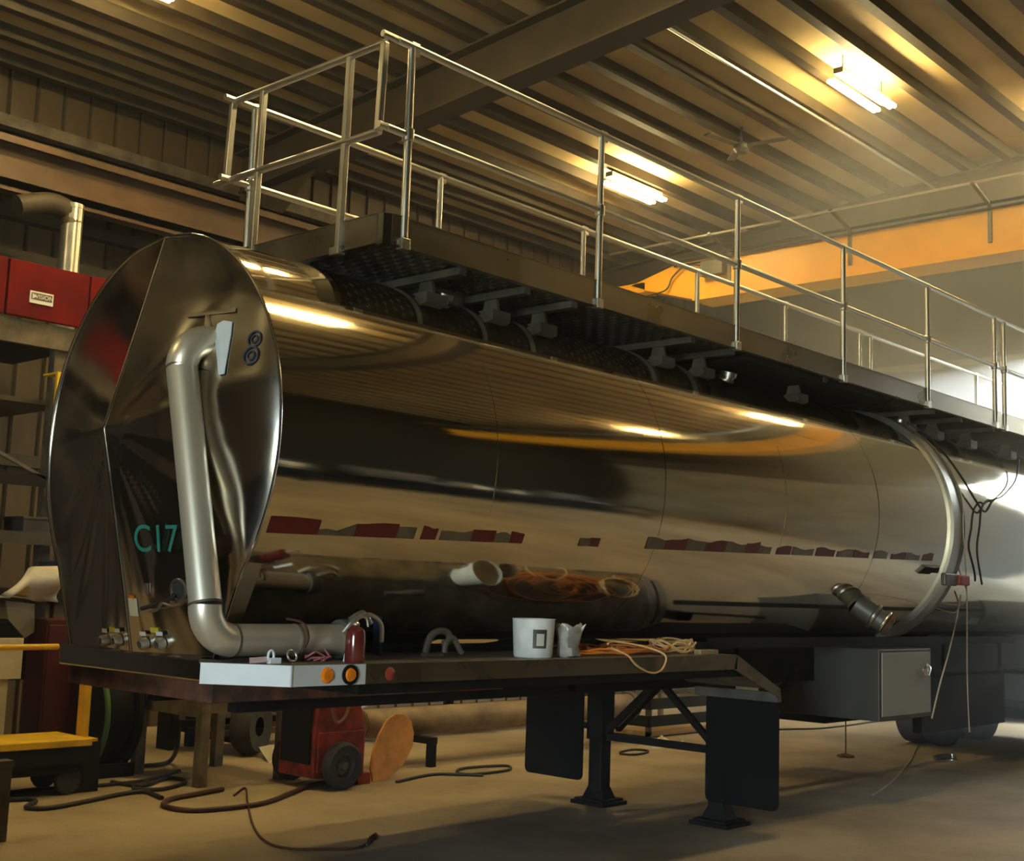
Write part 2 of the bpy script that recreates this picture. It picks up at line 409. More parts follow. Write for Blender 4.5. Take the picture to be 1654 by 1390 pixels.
# ------------------------------------------------------------------ crane runway and yellow bridge crane
rw = thing('crane_runway_beam', 'long brown crane runway beam along the back wall above the red panels', 'beam', (9, 13.1, 6.0))
MB().box(XL, XR, 13.1-0.16, 13.1+0.16, 6.0, 6.03).box(XL, XR, 13.09, 13.11, 6.03, 6.5).build('web', runway_paint, rw)
MB().box(XL, XR, 13.1-0.19, 13.1+0.19, 6.5, 6.53).box(XL, XR, 12.91, 12.93, 6.42, 6.53).build('cap_channel', runway_paint, rw)
MB().box(XL, XR, 13.1-0.16, 13.1+0.16, 5.94, 6.0).box(XL, XR, 12.94, 12.955, 5.9, 6.12).build('bottom_flange', runway_paint, rw)
MB().box(XL, XR, 13.07, 13.13, 6.53, 6.58).build('rail', dark_grey, rw)
for X in (1.9, 9.7, 17.5): MB().box(X-0.16, X+0.16, 12.95, YB-0.2, 5.6, 5.94).prism([(X-.01, 12.98, 5.6), (X-.01, YB-.2, 5.6), (X-.01, YB-.2, 5.0)], (0.02, 0, 0)).build('bracket', brown_beam, rw)

X = 16.2
cr = thing('bridge_crane', 'yellow overhead bridge crane girder spanning the hall behind the handrails', 'crane', (X, 6, 6.4))
poly = [(X, 12.2, 6.80), (X, 11.3, 7.02), (X, -5.2, 7.02), (X, -5.2, 6.42), (X, 11.0, 6.42), (X, 11.9, 6.68)]
MB().prism([Vector(p)+Vector((-0.16, 0, 0)) for p in poly], (0.32, 0, 0)).build('girder', yellow, cr, bevel=0.01)
MB().box(X-0.28, X+0.28, -5.2, 10.9, 6.36, 6.42).build('bottom_flange', yellow, cr)
MB().prism([(X-0.7, 12.7, 6.58), (X-0.7, 12.7, 6.86), (X-0.5, 12.7, 6.92), (X+0.5, 12.7, 6.92), (X+0.7, 12.7, 6.86), (X+0.7, 12.7, 6.58)], (0, 0.45, 0)).build('end_truck', yellow, cr, bevel=0.01)
MB().box(X-0.16, X+0.16, 11.9, 12.75, 6.66, 6.82).build('connector_plate', yellow, cr)
for yy in (10.3, 8.3, 6.3, 4.3):
    MB().beam((X-0.17, yy, 6.55), (X-0.17, yy, 7.1), 0.05, 0.03).beam((X-0.17, yy, 7.06), (X-0.75, yy, 7.22), 0.05, 0.03).build('festoon_bracket', dark_grey, cr)
MB().tube([(X-0.72, 12.2, 7.2), (X-0.72, -5.2, 7.24)], 0.018, 8).build('festoon_track', alu, cr, True)
MB().tube([(X-0.2, 11.6, 7.0), (X-0.2, 11.0, 7.07), (X-0.2, -5.2, 7.09)], 0.02, 6).tube([(X-0.2, 11.3, 6.98), (X-0.2, -5.2, 7.05)], 0.016, 6).build('conduit', cable_blk, cr, True)
MB().box(X-0.3, X-0.16, 10.35, 10.75, 6.72, 6.95).build('junction_box', dark_grey, cr, bevel=0.008)
MB().tube(spline([(X-0.24, 10.75, 6.9), (X-0.24, 11.05, 6.95), (X-0.24, 11.3, 6.8), (X-0.24, 11.45, 6.6), (X-0.24, 12.0, 6.55)]), 0.014, 6).build('cable', cable_blk, cr, True)

hk = thing('ceiling_fan', 'small dark ceiling fan hanging on a rod below the purlins', 'fan', (14, 8.83, 7.8))
MB().cyl((14, 8.83, 8.19), (14, 8.83, 7.86), 0.016, 8).build('down_rod', dark_grey, hk)
MB().lathe((14, 8.83, 7.72), (0, 0, 1), [(0.0, 0), (0.07, 0.01), (0.11, 0.06), (0.11, 0.11), (0.05, 0.16), (0, 0.16)], 16).build('motor', dark_grey, hk, True)
for k in range(3):
    a = -1.3 + k*2.094; d = Vector((math.cos(a), math.sin(a), 0))
    MB().beam(Vector((14, 8.83, 7.83))+d*0.1, Vector((14, 8.83, 7.85))+d*0.62, 0.11, 0.012).build('blade', dark_grey, hk)
deck_steel = mat('dark_deck_steel', (0.15, 0.12, 0.08), 0.55, 0.2, 0.4, 5)
edge_steel = mat_steel('dull_edge_steel', (0.30, 0.26, 0.19), 0.22, smudge=0.15)
toe_steel = mat_steel('toe_board_steel', (0.36, 0.33, 0.27), 0.25, smudge=0.15)
cab_shade = mat('cabinet_side_shade', (0.06, 0.055, 0.042), 0.5, 0, 0.15, 2)  # shaded copy of the cabinet grey: side shade put into the colour
# ------------------------------------------------------------------ tank trailer
YC, ZC, R, XF = 6.4, 2.6, 1.2, 3.93
TR = thing('tank_trailer', 'polished steel tank trailer with a railed catwalk on top and a pointed nose', 'trailer', (XF, YC, 0))
def shell_sheet(x0, x1, r, mtl, seg=120, nx=2):
    mb = MB(); k = []
    for i in range(nx+1):
        x = x0+(x1-x0)*i/nx
        for j in range(seg):
            a = 2*math.pi*j/seg
            mb.v.append(Vector((x, YC+r*math.cos(a), ZC+r*math.sin(a))))
    for i in range(nx):
        for j in range(seg):
            j2 = (j+1) % seg
            mb.f.append([i*seg+j, i*seg+j2, (i+1)*seg+j2, (i+1)*seg+j])
    return mb.build('shell_sheet', mtl, TR, True)
edges = [XF, 5.56, 7.31, 8.97, 10.6, 12.2]
for i in range(5): shell_sheet(edges[i], edges[i+1]+0.03, R-0.0012*(i % 2), steel_tank)
shell_sheet(12.2, 15.4, R-0.012, steel_tank); shell_sheet(15.37, 19.0, R-0.013, steel_tank)
# seams as thin raised lap edges
for xs, a0, a1 in ((5.56, 150, 196), (7.31, 160, 200), (8.97, 158, 202), (10.6, 160, 200)):
    mb = MB(); pts = []
    for k in range(25):
        a = math.radians(a0+(a1-a0)*k/24); pts.append((xs, YC+(R+0.0005)*math.cos(a), ZC+(R+0.0005)*math.sin(a)))
    mb.tube(pts, 0.0012, 6).build('seam', steel_tank, TR, True)
rear = MB(); rear.lathe((19.0, YC, ZC), (1, 0, 0), [(R, 0), (0.9, 0.14), (0.5, 0.22), (0, 0.25)], 48); rear.build('rear_head', steel_tank, TR, True)
# band around the tank
def ring(x, wd, th, mtl, name, a0=-70, a1=250, r=None):
    mb = MB(); r = r or R; n = 72
    for k in range(n+1):
        a = math.radians(a0+(a1-a0)*k/n); c, s_ = math.cos(a), math.sin(a)
        for dx, rr in ((0, r-0.01), (0, r+th), (wd, r+th), (wd, r-0.01)):
            mb.v.append(Vector((x+dx, YC+rr*c, ZC+rr*s_)))
    for k in range(n):
        for q in range(4):
            q2 = (q+1) % 4; mb.f.append([k*4+q, k*4+q2, k*4+4+q2, k*4+4+q])
    return mb.build(name, mtl, TR, True)
ring(12.13, 0.05, 0.035, alu_sheet, 'band'); ring(12.2, 0.16, 0.018, alu_sheet, 'band'); ring(12.38, 0.035, 0.03, dark_grey, 'band')
# --- nose: two sheets meeting in a pointed upright ridge
def halfw(z):
    dz = z-ZC
    if dz > -0.74: return math.sqrt(max(0, R*R-dz*dz))
    w0 = math.sqrt(R*R-0.74**2)
    return w0 + (0.70-w0)*((-0.74-dz)/0.56)
def ridge(z):
    dz = z-ZC
    pts = [(-1.30, 0.02), (-0.85, 0.11), (0.03, 0.31), (0.62, 0.15), (1.2, 0.0)]
    for (a, b), (c, d) in zip(pts, pts[1:]):
        if a <= dz <= c:
            t = (dz-a)/(c-a); return b+(d-b)*t
    return 0.0
spikes = [(math.radians(a), h, wd) for a, h, wd in ((44, .022, .07), (12, .010, .06), (-8, .012, .07), (-30, .016, .08), (-47, .014, .04), (-60, .026, .07), (-76, .016, .05), (-84, .01, .03))]
def nose(sgn):
    mb = MB(); nz, ns = 90, 44
    for i in range(nz+1):
        z = ZC-1.3+2.499*i/nz
        wv = halfw(z)
        for j in range(ns+1):
            s_ = j/ns; y = wv*s_
            f = (1-s_)
            x = XF - ridge(z)*f**1.25
            if sgn < 0: x -= 0.055*(1-math.exp(-f/0.06))*min(1, (1-f)/0.35)*max(0, min(1, (ZC+.75-z)/.5))*max(0, min(1, (z-ZC+1.25)/.4))
            # creases that run out from the point
            dy, dz = y, z-(ZC+0.03); rad = math.hypot(dy, dz)
            if rad > 0.02:
                th = math.atan2(dz, dy)
                env = (1 if sgn < 0 or th < -.4 else 0.0)*min(1, rad/0.12)*math.exp(-rad/0.75)*min(1, s_*6)*min(1, (1-s_)*5)
                for a, h, wd in spikes:
                    d = (th-a)/wd
                    x -= h*env*(math.exp(-d*d) - 0.5*math.exp(-(d-1.4)**2))
            mb.v.append(Vector((x, YC+sgn*y, z)))
    for i in range(nz):
        for j in range(ns):
            k = i*(ns+1)+j; mb.f.append([k, k+1, k+ns+2, k+ns+1])
    return mb.build('nose_sheet', steel_head, TR, True, 80)
nose(-1); nose(1)
MB().tube([(XF-ridge(ZC+d)-0.002, YC, ZC+d) for d in (-1.3, -1.1, -.85, -.4, -.1, .0, .03, .06, .3, .62, .9, 1.2)], 0.0065, 8).build('ridge_bead', alu_bright, TR, True)
rim = [(XF-0.004, YC-halfw(ZC-1.3+2.5*i/80), ZC-1.3+2.5*i/80) for i in range(81)]
rim2 = [(x, 2*YC-y, z) for x, y, z in rim][::-1]
MB().tube(rim+rim2[1:], 0.008, 8).build('rim_bead', alu_bright, TR, True)
MB().prism([(XF, YC-0.70, 1.30), (XF, YC-0.74, 1.42), (XF, YC-1.0, 1.95), (XF, YC+1.0, 1.95), (XF, YC+0.74, 1.42), (XF, YC+0.70, 1.30)], (0.1, 0, 0)).build('nose_backing', alu_sheet, TR)
# sill strip under the nose
MB().box(XF-0.05, XF+0.12, YC-0.80, YC+0.78, 1.28, 1.40).build('nose_sill', alu_bright, TR, bevel=0.012)
# --- marks on the nose
def nose_x(y, z):
    wv = halfw(z); s_ = min(1, abs(y-YC)/wv); f = 1-s_
    return XF-ridge(z)*f**1.25-0.004-(0.055*(1-math.exp(-f/0.06))*min(1, (1-f)/0.35)*max(0, min(1, (ZC+.75-z)/.5))*max(0, min(1, (z-ZC+1.25)/.4)) if y < YC else 0)
def nose_at(px, py):
    p = at(px, py, 0, XF-0.1)
    for _ in range(8): p = at(px, py, 0, nose_x(p.y, p.z))
    return p
def nose_dirs(p):
    e = 0.04
    py = Vector((nose_x(p.y-e, p.z), p.y-e, p.z))-Vector((nose_x(p.y+e, p.z), p.y+e, p.z))
    pz = Vector((nose_x(p.y, p.z+e), p.y, p.z+e))-Vector((nose_x(p.y, p.z-e), p.y, p.z-e))
    return py.normalized(), pz.normalized()
p = nose_at(257, 872)+Vector((-0.022, 0, 0)); dx, dz = nose_dirs(p); text('marker_writing', 'C17', 0.21, green_ink, p, dx, dz, TR)
def nose_card(px, py, w_, h_, mtl, name, th=0.004, prnt=None):
    p = nose_at(px, py); dx, dz = nose_dirs(p); n = dx.cross(dz)
    if n.x > 0: n = -n
    q = [p+dx*(w_/2*i)+dz*(h_/2*j) for i, j in ((-1, -1), (1, -1), (1, 1), (-1, 1))]
    return MB().prism(q, n*th).build(name, mtl, prnt or TR), p, dx, dz, n
nose_card(216, 980, 0.085, 0.10, label_w, 'placard')
nose_card(213, 964, 0.05, 0.022, amber, 'reflector')
nose_card(237, 950, 0.032, 0.055, alu_sheet, 'plate')
# dark mark shaped like an eight
p = nose_at(408, 560); dx, dz = nose_dirs(p); n = dx.cross(dz); n = n if n.x < 0 else -n
mb = MB()
for cz, rr in ((0.045, 0.042), (-0.047, 0.048)):
    mb.tube([p+n*0.001+dx*(rr*math.cos(a))+dz*(cz+rr*math.sin(a)) for a in [2*math.pi*k/24 for k in range(24)]], 0.006, 6, closed=True)
    mb.tube([p+n*0.001+dx*(rr*.5*math.cos(a))+dz*(cz+rr*.5*math.sin(a)) for a in [2*math.pi*k/16 for k in range(16)]], 0.0045, 6, closed=True)
mb.build('eight_mark', blue_mark, TR, True)
# pale bars and tapered plate behind the top of the pipe
def npoly(pts, mtl, name, th=0.006):
    ps = [nose_at(*q) for q in pts]; dx, dz = nose_dirs(ps[0]); n = dx.cross(dz); n = n if n.x < 0 else -n
    return MB().prism(ps, n*th).build(name, mtl, TR)
npoly([(302, 507), (382, 497), (381, 504), (303, 513)], alu_bright, 'pale_bar')
npoly([(333, 508), (339, 508), (345, 540), (330, 540)], alu_bright, 'pale_bar')
npoly([(376, 520), (374, 540), (363, 604), (354, 606), (348, 540), (352, 524), (362, 518)], pale_blue, 'pale_plate')
# hole with the hanging lead, and gladhand couplings
p = nose_at(289, 953); dx, dz = nose_dirs(p); n = dx.cross(dz); n = n if n.x < 0 else -n
MB().lathe(p, n, [(0.0, 0.004), (0.045, 0.004), (0.05, 0.012), (0.062, 0.012), (0.066, 0.0)], 20).build('lead_socket', alu_sheet, TR, True)
MB().lathe(p, n, [(0.0, 0.009), (0.044, 0.009)], 20).build('socket_opening', ink, TR)
lead = [nose_at(*q)+n*0.03 for q in ((288, 958), (284, 966), (268, 970), (258, 974), (247, 978), (236, 981))]
MB().tube(spline(lead, 6), 0.012, 8).build('lead', cable_blk, TR, True)
lead = [nose_at(*q)+n*0.035 for q in ((300, 972), (285, 976), (270, 972), (262, 982), (250, 985))]
MB().tube(spline(lead, 6), 0.009, 8).build('lead', alu_sheet, TR, True)
lead = [nose_at(*q)+n*0.03 for q in ((318, 970), (305, 968), (296, 975), (284, 970))]
MB().tube(spline(lead, 6), 0.013, 8).build('lead', rust, TR, True)
for i, (px, py) in enumerate(((173, 1033), (194, 1033), (236, 1038), (263, 1038))):
    p = nose_at(px, py); dx, dz = nose_dirs(p); n = dx.cross(dz); n = n if n.x < 0 else -n
    g = MB().lathe(p, n, [(0.034, 0), (0.034, 0.03), (0.026, 0.045), (0.02, 0.045), (0.02, 0.02), (0, 0.02)], 18).build('air_coupling', alu, TR, True)
    MB().lathe(p, n, [(0.0, 0.03), (0.0205, 0.03)], 18).build('coupling_seal', ink, g)
    q = [p+dz*0.055+n*0.012+dx*(0.028*a)+dz*(0.011*b_) for a, b_ in ((-1, -1), (1, -1), (1, 1), (-1, 1))]
    MB().prism(q, n*0.004).build('coupling_tag', label_white, g)
for px, py in ((182, 1016), (250, 1017)):
    nose_card(px, py, 0.075, 0.028, label_y, 'coupling_label')
# --- discharge pipe down the nose and along the deck
ypt, ypb = 5.79, 5.42
def arc(c, a, b, n=10):
    c, a, b = Vector(c), Vector(a), Vector(b)
    return [c + a*math.cos(t) + b*math.sin(t) for t in [math.pi/2*k/n for k in range(n+1)]]
PR = 0.083
top_c = Vector((3.71, 5.80, 2.93)); bot_c = Vector((3.70, 5.43, 1.69))
pp = MB(); pp.tube([bot_c, top_c], PR, 24).build('downpipe', steel_pipe, TR, True)
rad = 0.14
e1 = arc(top_c+Vector((rad, 0, 0.02)), Vector((-rad, 0, 0)), Vector((0, -0.02, rad)))
MB().tube([top_c]+e1+[e1[-1]+Vector((0.12, 0.0, 0))], PR*1.02, 24).build('upper_elbow', steel_pipe, TR, True)
rb = 0.17
e2 = arc(bot_c+Vector((rb, 0, -0.01)), Vector((-rb, 0, 0)), Vector((0, 0.0, -rb)))
MB().tube([bot_c]+e2, PR*1.02, 24).build('lower_elbow', steel_pipe, TR, True)
hz = e2[-1]
hend = Vector((4.62, hz.y+0.02, hz.z-0.0))
MB().tube([hz, hend], PR, 24).build('outlet_pipe', steel_pipe, TR, True)
for a, d in ((top_c, top_c-bot_c), (bot_c, top_c-bot_c), (hz, hend-hz), (hz+Vector((0.4, 0, 0)), hend-hz)):
    d = d.normalized(); MB().cyl(a-d*0.006, a+d*0.006, PR*1.035, 24).build('pipe_weld', stool_m, TR, True)
MB().lathe(hend, (1, 0, 0), [(PR, -0.03), (PR+0.025, -0.03), (PR+0.03, 0.01), (PR+0.02, 0.05), (PR-.01, 0.06), (0, 0.06)], 24).build('outlet_cap', dark_grey, TR, True)
MB().tube(spline([(4.55, 5.36, 1.55), (4.60, 5.33, 1.62), (4.70, 5.33, 1.65), (4.80, 5.34, 1.60), (4.83, 5.36, 1.50)]), 0.013, 8).build('cap_lever', alu, TR, True)
MB().tube(spline([(4.62, 5.40, 1.62), (4.70, 5.38, 1.66), (4.78, 5.40, 1.60)]), 0.013, 8).build('cap_lever', alu, TR, True)
MB().box(3.74, 3.93, 5.53, 5.60, 1.93, 2.03).build('pipe_bracket', rust, TR)
# --- deck, bumper, fenders and chassis
zt, zb = 1.40, 1.295
for sg in (1, -1):
    def M(v): return (v[0], YC-sg*(YC-v[1]), v[2])
    dk = [(3.71, 5.45), (4.0, 5.1), (8.1, 5.1), (8.1, 5.95), (4.05, 5.95), (3.8, 5.6)] if sg > 0 else [(5.6, 5.1), (8.1, 5.1), (8.1, 5.95), (5.6, 5.95)]
    MB().prism([M((x, y_, zt-0.012)) for x, y_ in dk], (0, 0, 0.012)).build('deck_plate', deck_steel, TR)
    MB().prism([M((8.1, 5.1, zt-0.012)), M((8.72, 5.1, 1.125)), M((8.72, 5.95, 1.125)), M((8.1, 5.95, zt-0.012))], (0, 0, 0.012)).build('fender_slope', deck_steel, TR)
    MB().box(4.5 if sg > 0 else 5.7, 8.4, *sorted((M((0, 5.16, 0))[1], M((0, 5.9, 0))[1])), 1.235, 1.29).build('deck_framing', black_frame, TR)
    x0 = 4.49 if sg > 0 else 5.6
    bm_ = MB(); bm_.beam(M((x0, 5.1, (zt+zb)/2)), M((8.1, 5.1, (zt+zb)/2)), 0.012, zt-zb); bm_.build('deck_edge', edge_steel, TR)
    MB().prism([M((8.1, 5.094, zt)), M((8.72, 5.094, 1.13)), M((8.72, 5.094, 1.06)), M((8.06, 5.094, zb))], (0, sg*0.012, 0)).build('fender_edge', edge_steel, TR)
    if sg > 0:
      bm_ = MB(); bm_.beam(M((3.71, 5.45, (zt+zb)/2)), M((4.0, 5.1, (zt+zb)/2)), 0.012, zt-zb); bm_.build('bumper_wing', white_p, TR)
      bm_ = MB(); bm_.beam(M((4.0, 5.1, (zt+zb)/2)), M((4.49, 5.1, (zt+zb)/2)), 0.012, zt-zb); bm_.build('bumper_side', white_p, TR)
      MB().tube([M((4.0, 5.094, zb)), M((4.0, 5.094, zt))], 0.006, 6).build('bumper_bead', white_p, TR, True)
      for x, lens in ((4.23, amber), (4.38, amber)):
        l_ = MB().lathe(M((x, 5.094, 1.347)), (0, -sg, 0), [(0.0, 0.012), (0.03, 0.012), (0.042, 0.002), (0.042, 0)] if x < 4.3 else [(0.0, 0.02), (0.03, 0.018), (0.038, 0.004)], 20).build('marker_light', lens, TR, True)
        if x > 4.3: MB().lathe(M((x, 5.094, 1.347)), (0, -sg, 0), [(0.037, 0), (0.037, 0.01), (0.052, 0.01), (0.052, 0)], 20).build('light_grommet', rubber, l_, True)
    if sg > 0: MB().lathe(M((4.66, 5.092, 1.345)), (0, -sg, 0), [(0.0, 0.006), (0.03, 0.004), (0.036, 0)], 16).build('reflector', cart_red, TR, True)
    # mud flap with its hanger
    y0, y1 = sorted((M((0, 5.11, 0))[1], M((0, 5.77, 0))[1]))
    pts = []
    for cx, cz, a0 in ((y1-0.05, 0.99, 0), (y0+0.05, 0.99, 90), (y0+0.05, 0.26, 180), (y1-0.05, 0.26, 270)):
        for k in range(4):
            a = math.radians(a0+30*k); pts.append((8.72, cx+0.05*math.cos(a), cz+0.05*math.sin(a)))
    MB().prism(pts, (0.012, 0, 0)).build('mud_flap', rubber, TR)
    MB().box(8.70, 8.76, y0, y1+0.1, 1.03, 1.10).build('flap_hanger', dark_grey, TR)
    # chassis rail
    MB().box(4.3, 18.8, *sorted((M((0, 5.95, 0))[1], M((0, 6.03, 0))[1])), 1.08, 1.44).build('chassis_rail', black_frame, TR)
    MB().box(8.4, 14.5, *sorted((M((0, 5.50, 0))[1], M((0, 5.56, 0))[1])), 1.42, 1.50).build('side_rail', black_frame, TR)
    # landing leg
    cy = M((0, 5.78, 0))[1]
    lg = MB().box(8.88, 9.02, cy-0.07, cy+0.07, 0.05, 1.2).build('landing_leg', black_frame, TR, bevel=0.01)
    MB().box(8.865, 9.035, cy-0.085, cy+0.085, 0.55, 1.2).build('leg_sleeve', black_frame, lg)
    MB().prism([(8.80, cy-0.15, 0.03), (9.10, cy-0.15, 0.03), (9.10, cy+0.15, 0.03), (8.80, cy+0.15, 0.03)], (0, 0, 0.02)).add([(8.86, cy-.12, .04), (9.04, cy-.12, .04), (9.04, cy+.12, .04), (8.86, cy+.12, .04), (8.90, cy-.05, .2), (9.0, cy-.05, .2), (9.0, cy+.05, .2), (8.90, cy+.05, .2)], [(0, 1, 5, 4), (1, 2, 6, 5), (2, 3, 7, 6), (3, 0, 4, 7)]).box(8.78, 9.12, cy-0.18, cy+0.18, 0.0, 0.03).build('leg_foot', black_frame, lg)
    MB().beam((9.2, cy, 0.62), (10.2, cy, 1.2), 0.05).build('leg_brace', black_frame, TR)
MB().beam((8.95, 5.85, 0.58), (8.95, 6.95, 0.58), 0.05, 0.06).build('leg_crossbar', black_frame, TR)
MB().beam((8.95, 5.85, 0.62), (8.95, 6.4, 1.1), 0.05).beam((8.95, 6.95, 0.62), (8.95, 6.4, 1.1), 0.05).build('leg_brace', black_frame, TR)
MB().box(XF+0.02, 6.2, YC-0.72, YC+0.78, 1.17, 1.28).build('kingpin_plate', rust, TR)
for xx in (7.2, 9.4, 11.2, 13.6, 15.2): MB().box(xx, xx+0.08, 5.95, 6.85, 1.1, 1.4).build('cross_member', black_frame, TR)

# cabinet under the tank
cb = MB().box(10.79, 11.88, 5.3, 6.55, 0.76, 1.40).build('cabinet', cab_shade, TR, bevel=0.008)
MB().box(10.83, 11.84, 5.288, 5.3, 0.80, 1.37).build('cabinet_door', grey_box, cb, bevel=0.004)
MB().lathe((11.72, 5.288, 1.20), (0, -1, 0), [(0.055, 0), (0.055, 0.012), (0.04, 0.02), (0.03, 0.008), (0, 0.008)], 18).build('latch', alu, cb, True)
MB().tube(spline([(11.72, 5.27, 1.26), (11.74, 5.24, 1.22), (11.72, 5.25, 1.15)]), 0.01, 8).build('latch_handle', alu, cb, True)
# valve on the flank
vp = at(1405, 990, 1, 5.42)
MB().lathe(vp, (0.35, -0.75, -0.55), [(0.10, -0.15), (0.10, 0.02), (0.115, 0.03), (0.115, 0.06), (0.095, 0.07), (0.095, 0.13), (0.115, 0.135), (0.115, 0.16), (0.08, 0.17), (0.07, 0.22), (0.0, 0.22)], 22).build('outlet_valve', dark_grey, TR, True)
MB().lathe(vp+Vector((0.35, -0.75, -0.55)).normalized()*0.19, (0.35, -0.75, -0.55), [(0.092, -0.02), (0.1, 0.0), (0.092, 0.02), (0.0, 0.03)], 22).build('valve_cap', rust, TR, True)
vd = Vector((0.35, -0.75, -0.55)).normalized()
MB().lathe(vp+vd*0.045, vd, [(0.118, -0.012), (0.122, 0.0), (0.118, 0.012)], 22).lathe(vp+vd*0.15, vd, [(0.117, -0.01), (0.121, 0.0), (0.117, 0.01)], 22).build('valve_clamp', alu, TR, True)
mp_ = at(1556, 937, 1, 5.16)
MB().box(mp_.x-0.12, mp_.x+0.12, mp_.y-0.02, mp_.y+0.03, mp_.z-0.05, mp_.z+0.05).build('side_light', cart_red, TR, bevel=0.012)
MB().box(mp_.x-0.42, mp_.x-0.14, mp_.y, mp_.y+0.05, mp_.z-0.06, mp_.z+0.06).build('light_bracket', dark_grey, TR, bevel=0.012)
# reflective tape on the flank, in torn pieces
def tape(x0, x1, top, mtl, z_of=lambda x: 2.06+0.0225*(x-3.95)):
    mb = MB(); n = max(3, int((x1-x0)/0.06)); rows = []
    for i in range(n+1):
        x = x0+(x1-x0)*i/n; zb_ = z_of(x); h = top(x) if callable(top) else top
        for j in range(5):
            z = zb_+h*j/4; yy = YC-math.sqrt((R+0.002)**2-(z-ZC)**2)
            mb.v.append(Vector((x, yy, z)))
    for i in range(n):
        for j in range(4):
            k = i*5+j; mb.f.append([k, k+1, k+6, k+5])
    return mb.build('reflective_tape', mtl, TR, True)
random.seed(3)
def torn(base, amp, f, ph): return lambda x: max(0.02, base+amp*math.sin(f*x+ph)+0.4*amp*math.sin(2.7*f*x+ph*2))
xs = [3.97, 4.22, 4.40, 4.56, 4.86, 5.0]
tape(3.97, 4.30, torn(.082, .006, 5, 1), redlens); tape(4.30, 4.55, torn(.045, .02, 14, 0), tape_w); tape(4.55, 4.86, torn(.075, .006, 8, 0), redlens)
tape(4.86, 5.0, .065, tape_w); tape(5.05, 5.17, torn(.075, .01, 18, 0), redlens); tape(5.20, 5.46, torn(.06, .01, 10, 2), tape_w); tape(5.46, 5.66, .07, redlens)
tape(5.66, 5.80, torn(.05, .012, 20, 0), tape_w); tape(5.80, 5.92, torn(.06, .008, 12, 1), redlens)
tape(6.47, 6.58, .05, tape_w); tape(6.58, 6.68, .055, redlens)
xx = 7.2; k = 0
while xx < 11.6:
    L_ = random.uniform(0.18, 0.34)
    tape(xx, xx+L_, torn(.075 if xx < 8.6 else .06, .012, 9, k), redlens if k % 2 else tape_w); xx += L_ + (0.0 if xx < 8.6 else random.uniform(0, .1)); k += 1
# --- catwalk
Y0, Y1, ZD, ZTOE = 5.54, 7.16, 3.84, 4.03
cw = MB().box(4.86, 18.6, Y0+0.02, Y1-0.02, ZD+0.02, ZD+0.026).build('catwalk', dark_grey, TR)
tb = MB(); r_ = 0.03
def toe_strip(a, b): return MB().beam(a, b, 0.006, ZTOE-ZD).beam(Vector(a)+Vector((0, 0, -(ZTOE-ZD)/2)), Vector(b)+Vector((0, 0, -(ZTOE-ZD)/2)), 0.05, 0.006).beam(Vector(a)+Vector((0, 0, (ZTOE-ZD)/2)), Vector(b)+Vector((0, 0, (ZTOE-ZD)/2)), 0.016, 0.006)
zc_ = (ZD+ZTOE)/2
for xa, xb in ((4.92, 8.72), (8.73, 12.38), (12.39, 15.5), (15.51, 18.6)):
    toe_strip((xa, Y0, zc_), (xb, Y0, zc_)).build('toe_board', toe_steel, cw)
    toe_strip((xa, Y1, zc_), (xb, Y1, zc_)).build('toe_board', toe_steel, cw)
toe_strip((4.86, Y0+0.06, zc_), (4.86, Y1-0.06, zc_)).build('toe_board', toe_steel, cw)
for yy, sg in ((Y0, 1), (Y1, -1)):
    MB().prism([(4.86, yy+sg*0.06, ZD), (4.87, yy+sg*0.02, ZD), (4.92, yy, ZD), (4.925, yy+sg*0.006, ZD), (4.876, yy+sg*0.024, ZD), (4.866, yy+sg*0.06, ZD)], (0, 0, ZTOE-ZD)).build('toe_corner', alu_bright, cw)
# raised diamond grating on the underside, cross bearers and their saddles
def grating(x0, x1):
    mb = MB(); step = 0.075
    n = int((x1-x0)/step)
    for i in range(n):
        for j in range(int((Y1-Y0-0.1)/0.12)):
            cx, cy = x0+(i+0.5)*step, Y0+0.1+(j+(0.5 if i % 2 else 0))*0.12
            mb.add([(cx-0.025, cy, ZD+0.019), (cx, cy-0.045, ZD+0.019), (cx+0.025, cy, ZD+0.019), (cx, cy+0.045, ZD+0.019), (cx, cy, ZD+0.006)], [(0, 1, 4), (1, 2, 4), (2, 3, 4), (3, 0, 4)])
    return mb.build('deck_tread', dark_grey, cw, kind='stuff')
grating(4.95, 12.3)
for xb in (5.57, 6.19, 6.69, 8.16, 8.74, 10.3, 12.6, 13.3, 14.2, 15.4, 16.6, 17.8):
    MB().beam((xb, Y0+0.03, ZD-0.02), (xb, Y1-0.03, ZD-0.02), 0.06, 0.05).build('bearer', dark_grey, cw)
    for yy in (YC-0.5, YC+0.5):
        zs = ZC+math.sqrt(R*R-0.25)
        MB().prism([(xb-0.012, yy-0.09, zs-0.06), (xb-0.012, yy+0.09, zs-0.06), (xb-0.012, yy+0.05, ZD-0.03), (xb-0.012, yy-0.05, ZD-0.03)], (0.024, 0, 0)).box(xb-0.09, xb+0.09, yy-0.1, yy+0.1, zs-0.08, zs+0.015).build('saddle', dark_grey, cw)
MB().prism([(8.95, Y0+0.05, ZD-0.05), (11.5, Y0+0.05, ZD-0.05), (11.55, Y0+0.07, ZD-0.05), (11.58, Y0+0.14, ZD-0.05), (11.58, Y1-0.1, ZD-0.05), (8.95, Y1-0.1, ZD-0.05)], (0, 0, 0.05)).build('deck_pan', black_frame, cw)
